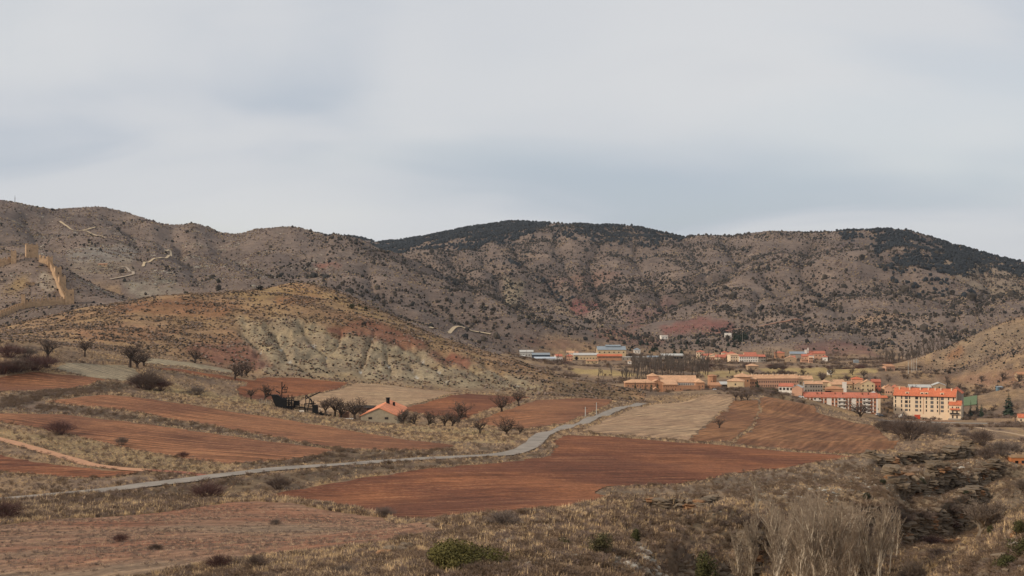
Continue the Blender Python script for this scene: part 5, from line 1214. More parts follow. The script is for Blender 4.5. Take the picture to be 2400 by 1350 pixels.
house('tan_barn', 'long tan barn with pale tiled roof right of the village', 'barn', 2090, 2124, 1125, 9, 3.6, 'gable_x', 1.8, m_cream, m_salm_t, 0, 1, 2)
house('stone_sheepfold', 'long low stone sheepfold wall below the tan barn', 'sheepfold', 2096, 2152, 1100, 5, 2.6, 'flat', 0, m_stonew, m_stonew, 0, 1, 2, ww=.8)
house('grey_roof_shed', 'grey stone shed with corrugated pale roof among orchard trees', 'shed', 2132, 2182, 1140, 10, 4.2, 'gable_x', 1.7, m_greyw, m_pale, -6, 1, 3)
house('white_roof_barn', 'stone barn with curved whitish roof at the orchard edge', 'barn', 2187, 2216, 1140, 13, 5.0, 'gable_y', 2.0, m_stonew, m_pale, -12, 1, 1, z0=3)
house('roofless_ruin', 'broken pink walled ruin up behind the tan barn', 'ruin', 2076, 2098, 1215, 7, 3.4, 'shed', 1.6, m_pink, m_brn_t, 10, 1, 1)
house('small_ruin', 'small stone ruin with dark doorway near the poplar wood', 'ruin', 2105, 2121, 1230, 6, 4.4, 'shed', -1.2, m_stonew, m_salm_t, -8, 1, 1)
house('red_roof_cottage', 'red roofed white cottage cut by the right edge', 'cottage', 2388, 2425, 945, 8, 3.4, 'gable_x', 2.0, m_cream, m_org_t, -15, 1, 3)
house('stone_field_barn', 'square stone barn with tiled roof in the yellow meadow', 'barn', 1753, 1778, 1245, 8, 3.6, 'hip', 1.8, m_stonew, m_salm_t, 5, 1, 2)
house('meadow_wall_shed', 'tiny white shed standing in the yellow meadow', 'shed', 1940, 1950, 1190, 3, 2.6, 'shed', .6, m_white, m_pale, 0, 1, 1)

# ------------------------------------------------------------------ upper village and works
house('white_works_house', 'small white works building at the left end of the industrial row', 'building', 1208, 1230, 1460, 8, 4.2, 'gable_x', 1.2, m_white, m_pale, 0, 1, 3)
house('pale_long_shed', 'long pale shed behind the small white works building', 'shed', 1218, 1250, 1510, 12, 5.0, 'gable_x', 1.6, m_pale, m_pale, 0, 1, 5)
house('dark_blue_shed', 'open shed with dark blue roof in the industrial row', 'shed', 1247, 1289, 1495, 12, 5.6, 'shed', 1.6, m_dblue, m_bluer, 0, 0, 0)
house('low_white_shed', 'low shed with whitish blue roof in front of the dark blue shed', 'shed', 1252, 1302, 1455, 10, 3.6, 'shed', 1.2, m_pale, mat('whitish_sheet', (186, 192, 198), .08, .3), 0, 1, 5)
t, w = house('cream_warehouse', 'long cream warehouse with pale roof and dark doorway', 'warehouse', 1344, 1402, 1490, 13, 5.0, 'gable_x', 1.8, m_yel, m_pale, 0, 1, 8); box_obj('doorway', (-w / 2 + 2, -w / 2 + 4.4, -.1, .2, -.5, 3.6), m_void, t)
t, w = house('blue_roof_hall', 'big cream hall with blue grey roof above the warehouses', 'hall', 1400, 1467, 1530, 18, 7.4, 'gable_x', 3.4, m_yel, m_bluer, 0, 1, 6, ww=1.4, wh=1.4, z0=4)
block(t, 16, 8, 11.2, 'gable_x', 1.0, m_bluer, m_bluer, x=2, y=6)
house('orange_roof_works', 'works building with orange roof and white window row', 'works', 1400, 1458, 1475, 9, 4.6, 'gable_x', 1.6, m_orange, m_org_t, 0, 1, 18, ww=.9, wh=1.3, z0=2.4)
house('grey_low_store', 'low grey store running right of the orange roofed works', 'store', 1457, 1520, 1475, 9, 3.4, 'flat', 0, m_greyw, m_pale, 0, 1, 7)
house('blue_small_shed', 'small blue grey shed between the low store and open barn', 'shed', 1518, 1551, 1470, 8, 3.6, 'shed', 1.0, m_greyw, m_bluer, 0, 1, 4)
t, w = house('open_barn', 'wide barn with grey roof and dark open bays', 'barn', 1551, 1603, 1470, 12, 5.2, 'shed', 1.4, m_greyw, m_pale, 0, 0, 0)
for i in range(5): box_obj('open_bay', (-w / 2 + 3.4 + i * 3.9, -w / 2 + 6.9 + i * 3.9, -.1, .3, -.5, 4.2), m_void, t)
house('white_blue_cottage', 'little white and blue cottage among trees above the open barn', 'cottage', 1486, 1501, 1560, 7, 3.8, 'pyramid', 2.2, m_white, m_bluer, 0, 1, 2)
house('white_hill_house', 'bright white house half hidden on the slope above the works', 'house', 1550, 1566, 1680, 7, 4.0, 'flat', 0, m_white, m_white, 10, 1, 2)
house('white_modern_house', 'white modern house standing alone under the dark pines', 'house', 1698, 1714, 1690, 8, 4.6, 'flat', 0, m_white, m_white, -10, 1, 3)
house('low_tan_hut', 'tan ruined hut with pale walls below the warehouses', 'hut', 1374, 1402, 1400, 6, 2.8, 'shed', .8, m_yel, m_brn_t, 0, 1, 3)
house('white_garden_hut', 'tiny white hut in front of the far poplar wood', 'hut', 1472, 1480, 1400, 4, 2.6, 'gable_y', 1.0, m_white, m_salm_t, 0, 1, 1)
house('corner_villa', 'orange and white villa at the left end of the upper village', 'villa', 1632, 1650, 1540, 9, 6.0, 'hip', 2.0, m_cream, m_red_t, -10, 2, 3)
house('long_villa', 'low white villa with long red roof next to the corner villa', 'villa', 1645, 1670, 1520, 8, 3.4, 'gable_x', 1.8, m_white, m_red_t, 0, 1, 5)
house('pale_gable_house', 'pale house with small gable beside the long villa', 'house', 1664, 1684, 1505, 8, 4.0, 'gable_y', 1.6, m_cream, m_salm_t, 0, 1, 3)
house('brick_row', 'low brick row of openings under the pale gable house', 'row', 1655, 1684, 1475, 6, 3.2, 'shed', .8, m_pink, m_salm_t, 0, 1, 6)
house('cream_tower_house', 'cream tower house with pyramid roof in the upper village', 'house', 1692, 1706, 1520, 6, 6.4, 'pyramid', 1.8, m_cream, m_red_t, 0, 2, 1)
house('red_roof_house', 'house under a large plain red roof left of the white hotel', 'house', 1684, 1712, 1470, 9, 3.4, 'gable_x', 2.6, m_pink, m_red_t, 0, 1, 3)
house('big_red_roof_house', 'house with the biggest red hipped roof behind the white hotel', 'house', 1703, 1730, 1495, 12, 5.2, 'hip', 3.2, m_pink, m_red_t, 0, 1, 3)
house('cream_hotel_wing', 'cream three storey wing on the left of the white hotel', 'hotel', 1712, 1735, 1440, 12, 6.8, 'shed', .8, m_cream, m_salm_t, 8, 2, 4)
house('white_hotel', 'long white hotel with red roof and two rows of windows', 'hotel', 1733, 1780, 1436, 11, 5.8, 'gable_x', 1.6, m_white, m_red_t, 0, 2, 9, z0=.8, fl=2.8)
house('hotel_balcony_wing', 'greyish balcony wing at the right end of the white hotel', 'hotel', 1778, 1794, 1434, 11, 5.6, 'gable_x', 1.8, m_greyw, m_red_t, 0, 2, 3, ww=1.4)
house('hotel_rear_house', 'second red roof rising behind the white hotel', 'house', 1745, 1773, 1470, 9, 6.6, 'gable_x', 1.8, m_cream, m_red_t, 0, 2, 6)
house('orange_hill_house', 'orange hipped house alone right of the hotel', 'house', 1815, 1838, 1520, 9, 5.4, 'hip', 1.6, m_orange, m_red_t, -12, 1, 3)
house('grey_steel_barn', 'open steel barn with blue grey roof in the upper village', 'barn', 1852, 1888, 1500, 14, 5.6, 'gable_x', 2.0, m_greyw, m_bluer, -6, 0, 0)
house('tan_gable_barn', 'tan stone barn with wide gable below the steel barn', 'barn', 1840, 1866, 1440, 11, 3.4, 'gable_y', 2.2, m_stonew, m_salm_t, -10, 1, 1)
t, w = house('salmon_church', 'long salmon church with red roof and white bell wall', 'church', 1892, 1934, 1500, 11, 6.0, 'gable_x', 2.2, m_pink, m_red_t, -5, 1, 5, z0=3.2)
block(t, 2.6, 3, 9.5, 'flat', 0, m_white, m_white, x=-w / 2 - 1, y=0, wname='bell_wall', rname='coping'); block(t, 1.0, 2, 11.5, 'flat', 0, m_white, m_white, x=-w / 2 + 1.2, y=.5, wname='bell_pillar', rname='coping')
house('pink_small_house', 'small pink house below the salmon church', 'house', 1896, 1905, 1420, 5, 5.0, 'gable_x', 1.0, m_pink, m_salm_t, 0, 2, 2)
house('low_brick_wall_house', 'low brick outhouse beside the small pink house', 'outhouse', 1878, 1897, 1430, 5, 2.6, 'shed', .6, m_pink, m_brn_t, 0, 1, 2)
house('blue_container_shed', 'grey blue container shed on the far terrace', 'shed', 2002, 2013, 1420, 4, 2.8, 'flat', 0, m_bluer, m_pale, 0, 0, 0)
house('blue_field_hut', 'little blue hut under orchard trees at the right', 'hut', 2338, 2351, 1060, 4, 2.0, 'shed', .4, mat('blue_paint', (104, 128, 140), .1, .5), m_bluer, 0, 1, 1)
house('tan_field_barn', 'tan barn cut by the right edge above the conifers', 'barn', 2386, 2420, 1120, 8, 3.2, 'gable_x', 1.6, m_stonew, m_brn_t, 0, 1, 2)

# small houses filling the village bands
for i in range(12):
    px = random.uniform(1880, 2110); D = random.uniform(1062, 1105); w_ = random.uniform(14, 26)
    house('village_house', 'small tan or pink house among the rooftops behind the striped block', 'house', px, px + w_, D, 8, random.uniform(3.4, 6), random.choice(('gable_x', 'hip', 'gable_y')), 1.8, random.choice((m_yel, m_pink, m_stonew, m_cream)), random.choice((m_salm_t, m_brn_t, m_salm_t, m_red_t)), random.uniform(-20, 10), 1, 3, group='small houses behind the striped block')
for i in range(12):
    px = random.choice([random.uniform(1640, 1720), random.uniform(1790, 1930), random.uniform(1300, 1345)]); D = random.uniform(1450, 1540); w_ = random.uniform(10, 20)
    house('upper_village_house', 'small white or cream house among the upper village roofs', 'house', px, px + w_, D, 8, random.uniform(3.2, 5.4), random.choice(('gable_x', 'hip')), 1.8, random.choice((m_white, m_cream, m_pink)), random.choice((m_salm_t, m_red_t, m_brn_t)), random.uniform(-15, 10), 1, 3, group='small houses of the upper village')

# red hut at the gully
t = empty('flat_roof_hut', P(2388, 425, 0), R(-4), 'orange flat roofed hut with dark doorway at the right edge above the gully', 'hut')
wl_, rf = block(t, 4.6, 4, 2.9, 'flat', 0, mat('hut_orange', (196, 124, 78), .14, .8), m_sand, wins=[(1.2, 1.2, .9, .9)]); box_obj('doorway', (-1.1, -.2, -.08, .1, -.3, 2.0), m_void, wl_)
box_obj('parapet', (-2.34, 2.34, -.2, .05, 2.95, 3.9), m_sand, rf)

# ------------------------------------------------------------------ garden wall, pitch, machines, cars
vs, fs = [], []; t = empty('garden_wall', P(2290, 952, 0), R(-3), 'low stone garden wall in front of the dark conifers', 'wall')
bx(vs, fs, 0, 24, -.25, .25, -3, 1.9); bx(vs, fs, 26.5, 45, -.25, .25, -3, 1.9); mesh_obj('masonry', vs, fs, m_stonew, t)
for x_ in (24, 26.5): box_obj('pillar', (x_ - .5, x_ + .5, -.5, .5, -3, 2.6), m_stonew, t)
m_pitch = mat('sports_turf', (104, 118, 86), .1, .4)
p0, p1, p2, p3 = (P(2232, 1030), P(2290, 1030), P(2290, 1090), P(2234, 1090))
drape('sports_pitch', [(v.x, v.y) for v in (p0, p1, p2, p3)], m_pitch, None, 5, 0, .4, 0)
def car(label, px, D, yaw, rgb, group=None, dz=.25):
    t = empty('parked_car', P(px, D, dz), R(yaw), label, 'car', group)
    m = mat('car_%d_%d_%d' % rgb, rgb, .05, 1, rough=.35, spec=.5)
    pr = [(-2.1, .35), (-2.15, .8), (-1.95, 1.0), (2.1, .8), (2.15, .4)]; pr = [(-2.1, .35), (-2.15, .85), (-1.7, 1.0), (.9, .98), (2.0, .8), (2.15, .45), (2.1, .35)]
    k = len(pr); vs = [(a, -.85, b) for a, b in pr] + [(a, .85, b) for a, b in pr]; fs = [tuple(reversed(range(k))), tuple(range(k, 2 * k))] + [(i, (i + 1) % k, k + (i + 1) % k, k + i) for i in range(k)]
    mesh_obj('body', vs, fs, m, t)
    pr = [(-1.75, .99), (-1.3, 1.45), (.2, 1.47), (1.0, .99)]; k = 4; vs = [(a, -.74 + (b - .99) * .25, b) for a, b in pr] + [(a, .74 - (b - .99) * .25, b) for a, b in pr]; fs = [tuple(reversed(range(k))), tuple(range(k, 2 * k))] + [(i, (i + 1) % k, k + (i + 1) % k, k + i) for i in range(k)]
    mesh_obj('glass_cabin', vs, fs, m_glass, t); box_obj('roof_panel', (-1.25, .15, -.6, .6, 1.46, 1.52), m, t)
    for wx in (-1.35, 1.35):
        for wy in (-.85, .85): vs, fs = [], []; beam(vs, fs, (wx, wy - .1, .33), (wx, wy + .1, .33), .33, 12); mesh_obj('wheel', vs, fs, m_black, t)
car('dark grey car parked at the right end of the striped block', 2066, 945, 10, (70, 72, 76))
car('white car parked behind the dark grey one by the striped block', 2060, 952, 10, (214, 214, 212))
car('white car parked on the verge left of the striped block roof', 1877, 962, -20, (220, 220, 218))
car('white car parked in the yard before the steel shelter', 1678, 985, 15, (220, 222, 224))
car('pale blue car parked in the yard nearest the yellow block', 1697, 983, 5, (168, 184, 196))
car('white van-like car parked far behind the apartment roof', 2102, 1060, 0, (224, 224, 222))
t = empty('skip_container', P(2150, 950, .1), R(-18), 'bright red ribbed skip container before the cream apartments', 'container')
m_rc = mat('container_red', (206, 84, 56), .1, .8, rough=.6); vs, fs = [], []; bx(vs, fs, -1.9, 1.9, -1.1, 1.1, .15, 2.7); mesh_obj('body', vs, fs, m_rc, t)
for i in range(6): box_obj('rib', (-1.8 + i * .7, -1.65 + i * .7, -1.2, -1.08, .2, 2.65), m_rc, t)
box_obj('rim', (-2.0, 2.0, -1.22, 1.22, 2.62, 2.8), m_rc, t)
t = empty('excavator', P(2111, 945, .1), R(25), 'small white excavator with dark arm on the bare building plot', 'excavator')
for y_ in (-.8, .8): vs, fs = [], []; bx(vs, fs, -1.3, 1.3, y_ - .25, y_ + .25, 0, .6); mesh_obj('track', vs, fs, m_black, t)
box_obj('body', (-1.4, .9, -.9, .9, .65, 1.6), m_white, t); cb = box_obj('cab', (-.1, 1.0, -.85, .1, 1.6, 2.7), m_white, t); box_obj('cab_window', (.05, 1.03, -.9, -.2, 1.85, 2.5), m_glass, cb)
vs, fs = [], []; beam(vs, fs, (.9, .4, 1.3), (2.6, .4, 3.6), .2); beam(vs, fs, (2.6, .4, 3.6), (4.0, .4, 1.6), .17); mesh_obj('arm', vs, fs, m_iron, t); box_obj('bucket', (3.7, 4.4, .0, .8, .9, 1.6), m_iron, t)
t = empty('plate_compactor', P(2133, 948, .05), 0, 'small rusty machine between the excavator and the red container', 'machine')
box_obj('body', (-.8, .8, -.4, .4, .3, 1.2), mat('rust_metal', (168, 112, 76), .2, 1.5), t); vs, fs = [], []; beam(vs, fs, (-.5, 0, .8), (-1.0, 0, 2.4), .09); beam(vs, fs, (.5, 0, .8), (1.0, 0, 2.1), .09); mesh_obj('handle', vs, fs, m_iron, t); box_obj('base_plate', (-1.1, 1.1, -.6, .6, -.1, .3), m_iron, t)

# poles
def pole(px, D, h, label, group):
    t = empty('utility_pole', P(px, D, 0), random.uniform(-.5, .5), label, 'pole', group)
    vs, fs = [], []; beam(vs, fs, (0, 0, -.5), (0, 0, h), .2, 6, .13); mesh_obj('shaft', vs, fs, m_pale if D < 1300 else m_greyw, t)
    vs, fs = [], []; beam(vs, fs, (-1, 0, h - .5), (1, 0, h - .5), .09); mesh_obj('cross_bar', vs, fs, m_iron, t)
for px in (2129, 2137, 2142, 2148): pole(px, 1190 + (px - 2129), 11, 'pale pole in the cluster left of the ochre hill', 'poles left of the ochre hill')
pole(1234, 1480, 15, 'dark tall pole at the left of the industrial row', None)
pole(1406, 1640, 13, 'pale pole on the slope above the warehouses', None)
pole(1514, 1560, 14, 'pale pole right of the orange roofed works', None)
pole(1576, 1640, 16, 'pale pole above the open barn', None); pole(1592, 1660, 15, 'thin pole right of the pole above the open barn', None)
pole(1811, 1500, 12, 'pale pole between the hotel and the orange hill house', None); pole(1740, 1620, 14, 'pale pole in front of the dark pines', None)
pole(1884, 985, 10, 'lamp-like pole in front of the grey row house', None); pole(1398, 560, 5, 'short white post beside the road bend', None); pole(1372, 540, 4, 'shorter white post left of the one at the road bend', None)
t = empty('stone_marker', P(1541, 870, 0), 0, 'small pale stone marker where the road leaves the hill', 'marker')
box_obj('pillar', (-.7, .7, -.6, .6, -.5, 3.6), m_cream, t); box_obj('cap', (-.9, .9, -.8, .8, 3.6, 4.1), m_cream, t)
# ------------------------------------------------------------------ bare trees
def tree_meshes(tag_, seed, height, m_tr, m_tw, trunk=.22, limbs=5, spread=.75, up=.35, levels=4, r0=.2, twr=.03, kids=4, taper=.62, limbf=.5, wander=.16):
    """trunk and limbs as tapering tubes; the twig crown as thin strips"""
    rd = random.Random(seed); tv, tf, cv_, cf = [], [], [], []
    def tube(a, b, ra, rb, n):
        beam(tv, tf, a, b, ra, n, rb)
    def strip(a, b, w):
        d = b - a; s_ = d.cross(Vector((rd.gauss(0, 1), rd.gauss(0, 1), rd.gauss(0, 1)))).normalized() * w; k = len(cv_)
        cv_.extend([tuple(a - s_), tuple(a + s_), tuple(b + s_ * .35), tuple(b - s_ * .35)]); cf.append((k, k + 1, k + 2, k + 3))
    def grow(p, d, L, r, lev):
        nseg = 3 if lev <= 1 else 2; pts = [p]; dd = d.copy()
        for i in range(nseg):
            dd = (dd + Vector((rd.gauss(0, wander), rd.gauss(0, wander), rd.gauss(0, .1) + up * .16))).normalized(); pts.append(pts[-1] + dd * L / nseg)
        for i in range(nseg):
            ra = r * (1 - i / nseg * .45); rb = r * (1 - (i + 1) / nseg * .45)
            if lev <= 2 and r > twr * 1.3: tube(pts[i], pts[i + 1], ra, rb, 5 if lev == 0 else 3)
            else: strip(pts[i], pts[i + 1], max(ra, twr * .6))
        if lev >= levels: return
        n = limbs if lev == 0 else kids
        for i in range(n):
            t_ = rd.uniform(.55 if trunk < .3 else .3, 1.0) if lev == 0 else rd.uniform(.25, 1.0)
            fi = min(nseg - 1, int(t_ * nseg)); q_ = pts[fi].lerp(pts[fi + 1], t_ * nseg - fi)
            az = 6.283 * (i + rd.random() * .7) / n; ax = Vector((math.cos(az), math.sin(az), 0)); ax = (ax - dd * ax.dot(dd)).normalized()
            nd_ = (dd * (1 - spread * rd.uniform(.5, 1)) + ax * spread * rd.uniform(.7, 1.1) + Vector((0, 0, up * rd.uniform(.2, .8)))).normalized()
            grow(q_, nd_, L * taper * rd.uniform(.75, 1.15) * (1.6 if lev == 0 and trunk < .3 else 1), max(r * (limbf if lev == 0 else .5), twr * .4), lev + 1)
    grow(Vector((0, 0, -.3)), Vector((rd.gauss(0, .06), rd.gauss(0, .06), 1)).normalized(), height * trunk if trunk < .3 else height * trunk, r0, 0)
    zmax = max(v[2] for v in tv + cv_); s_ = height / zmax
    tv = [tuple(c * s_ for c in v) for v in tv]; cv_ = [tuple(c * s_ for c in v) for v in cv_]
    return new_mesh(tag_ + '_trunk', tv, tf, m_tr), new_mesh(tag_ + '_crown', cv_, cf, m_tw)
m_bark = mat('tree_bark', (76, 64, 56), .25, 2); m_twig = mat('tree_twigs', (100, 84, 74), .2, 1, inst=.15)
m_twig_r = mat('red_twigs', (98, 72, 66), .2, 1, inst=.15)
m_pbark = mat('poplar_bark', (222, 204, 178), .18, 1.5); m_ptwig = mat('poplar_twigs', (166, 147, 126), .2, .6, inst=.12)
m_ftwig = mat('far_poplar_twigs', (112, 100, 90), .2, .6, inst=.15)
ALM = [tree_meshes('orchard_tree_%d' % i, 200 + i, 7.0, m_bark, m_twig, .2, 6, .72, .35, 4, .24, .045, 4, .68) for i in range(5)]
POP = [tree_meshes('poplar_%d' % i, 300 + i, 16.0, m_pbark, m_ptwig, .62, 22, .36, .8, 4, .09, .02, 8, .34, .3, .09) for i in range(4)]
FPOP = [tree_meshes('far_poplar_%d' % i, 400 + i, 14.0, m_bark, m_ftwig, .55, 11, .36, .8, 3, .16, .07, 6, .42) for i in range(3)]
BIG = [tree_meshes('spreading_tree_%d' % i, 500 + i, 9.0, mat('grey_bark', (128, 114, 98), .2, 1.5), mat('grey_twigs', (122, 106, 92), .2, 1), .14, 8, .62, .5, 4, .26, .03, 6, .72) for i in range(2)]
def tree(kind, name, label, px, D, h, model_h, group=None, cat='tree', idx=None, wide=1.0):
    a, b = kind[idx if idx is not None else random.randrange(len(kind))]
    t = empty(name, P(px, D, 0), random.uniform(0, 6.28), label, cat, group)
    s_ = h / model_h; t.scale = (s_ * wide, s_ * wide, s_); link('trunk', a, t); link('crown', b, t); return t
# orchard and field trees: (bearing, base elevation, height in frame px, label)
for px, py, hp_, lab, d0, d1 in (
    (112, 842, 62, 'spreading bare tree highest on the left slope', 540, 680), (198, 836, 42, 'smaller bare tree right of the highest left tree', 560, 690),
    (304, 862, 66, 'tall bare tree leading the trio on the upper terraces', 560, 690), (322, 864, 50, 'middle bare tree of the trio on the upper terraces', 560, 690), (338, 858, 40, 'smallest bare tree of the trio on the upper terraces', 560, 690),
    (456, 852, 44, 'lone dark bare tree at the foot of the brown hill', 580, 720), (551, 890, 46, 'left bare tree of the three by the pale clay slope', 580, 700), (566, 884, 40, 'middle bare tree of the three by the pale clay slope', 580, 700), (578, 882, 36, 'right bare tree of the three by the pale clay slope', 580, 700),
    (622, 938, 44, 'upright bare tree left of the black scrap ship', 540, 640), (588, 938, 30, 'low grey bare tree beyond the upright one left of the ship', 540, 640),
    (762, 978, 50, 'leftmost bare tree of the clump right of the catapult', 530, 640), (784, 978, 54, 'dark bare tree inside the clump right of the catapult', 530, 640), (800, 982, 50, 'third bare tree of the clump right of the catapult', 530, 640), (832, 992, 60, 'open crowned bare tree between log pile and farmhouse', 530, 640),
    (852, 985, 36, 'small bare tree touching the farmhouse roof', 545, 640), (946, 1000, 46, 'bare tree against the right wall of the farmhouse', 520, 640), (972, 1002, 40, 'first bare tree of the row right of the farmhouse', 520, 640), (1005, 1006, 46, 'second bare tree of the row right of the farmhouse', 500, 640),
    (1042, 1010, 46, 'third bare tree of the row right of the farmhouse', 490, 600), (1058, 1010, 44, 'fourth bare tree of the row right of the farmhouse', 490, 600), (1076, 990, 58, 'tall bare tree standing behind the farm row', 520, 640), (1125, 1020, 42, 'low bare tree near the end of the farm row', 440, 560), (1188, 1026, 54, 'round bare tree closest to the road bend', 430, 520), (1216, 1030, 30, 'small bare bush-like tree at the road bend', 425, 520),
    (1176, 965, 48, 'left of the two bare trees under the brown hill end', 560, 700), (1216, 952, 42, 'right of the two bare trees under the brown hill end', 600, 710),
    (1724, 939, 22, 'left of three small trees on the field crest', 700, 790), (1737, 939, 21, 'middle of three small trees on the field crest', 700, 790), (1752, 938, 22, 'right of three small trees on the field crest', 700, 790), (1686, 1004, 32, 'lone bare tree between the tan and rust fields', 430, 640)):
    D = hit(px, py, d0, d1); tree(ALM, 'bare_tree', lab, px, D, hp_ * D / F, 7.0)
D = 930; tree(ALM, 'bare_tree', 'wide grey bare tree in front of the striped apartment block', 2018, D, 52 * D / F, 7.0, wide=1.25)
# orchard at the right and village trees
n = 0
for px, D in [(2238, 1110), (2262, 1105), (2290, 1100), (2312, 1110), (2335, 1090), (2362, 1095), (2388, 1080), (2205, 1105), (2180, 1110), (2160, 1108), (2140, 1112), (2120, 1092), (2250, 1135), (2300, 1140), (2350, 1130)]:
    tree(ALM, 'orchard_tree', 'bare orchard tree on the terraces right of the village', px, D, random.uniform(6, 9.5), 7.0, 'orchard trees right of the village')
for i in range(54):
    px = random.uniform(1690, 2240); D = random.uniform(1085, 1190)
    tree(ALM, 'meadow_tree', 'bare bushy tree in the meadows behind the lower village', px, D, random.uniform(4, 8.5), 7.0, 'bare trees in the valley meadows')
# far poplar woods
for i in range(120):
    px = random.uniform(1478, 1662); D = random.uniform(1120, 1260); tree(FPOP, 'far_poplar', 'leafless poplar in the grey wood behind the monastery', px, D, random.uniform(11, 16.5), 14.0, 'poplar wood behind the monastery')
for i in range(30):
    px = random.uniform(1400, 1530); D = random.uniform(1085, 1120); tree(FPOP, 'far_poplar', 'slim bare poplar in the row left of the monastery', px, D, random.uniform(8, 12), 14.0, 'poplar row left of the monastery')
for i in range(80):
    px = random.uniform(2075, 2215); D = random.uniform(1290, 1420); tree(FPOP, 'far_poplar', 'leafless poplar in the wood left of the ochre hill', px, D, random.uniform(10, 16), 14.0, 'poplar wood left of the ochre hill')
for i in range(26):
    px = random.choice([random.uniform(1785, 1840), random.uniform(1640, 1690), random.uniform(1300, 1345), random.uniform(2020, 2080)]); D = random.uniform(1400, 1540); tree(FPOP, 'far_poplar', 'grey leafless tree among the upper village houses', px, D, random.uniform(8, 13), 14.0, 'bare trees of the upper village')
# the near poplar grove in the gully
pops = [(random.uniform(1740, 2080), random.uniform(192, 245), random.uniform(11, 16.5)) for _ in range(26)] + [(1735, 205, 13), (1765, 212, 14.5), (1790, 198, 14), (1815, 222, 16.5), (1838, 206, 15), (1860, 228, 18), (1885, 212, 17), (1908, 200, 16), (1930, 226, 18.5), (1952, 210, 17.5), (1975, 222, 18.5), (1995, 206, 16.5), (2018, 224, 17.5), (2040, 214, 16), (2062, 230, 15.5), (1870, 190, 14), (1940, 188, 14.5), (1800, 186, 12.5), (1990, 236, 17), (1890, 236, 17), (2085, 236, 11)]
for i, (px, D, h) in enumerate(pops):
    pt = 1140 + .0012 * (px - 1925) ** 2 + random.uniform(0, 45); h = max(7.0, CZ + (675 - pt) / F * D - P(px, D).z)
    tree(POP, 'poplar_tree', 'tall pale leafless poplar in the dense gully grove', px, D, h, 16.0, 'poplar grove in the gully', wide=1.25)
tree(POP, 'poplar_tree', 'slender pale forked tree standing alone right of the grove', 2100, 248, 9, 16.0, idx=1)
tree(BIG, 'spreading_tree', 'large fan-shaped grey bare tree on the gully floor', 2293, 292, 9.5, 9.0, wide=1.25, idx=0)
tree(BIG, 'spreading_tree', 'grey bare tree below the red hut at the right edge', 2390, 330, 4.6, 9.0, wide=1.2, idx=1)
tree(BIG, 'spreading_tree', 'small twiggy bare tree beside the footpath', 2150, 222, 5.5, 9.0, wide=.9, idx=1); tree(BIG, 'spreading_tree', 'second twiggy tree left of the footpath', 2125, 226, 4.5, 9.0, wide=.9, idx=0)

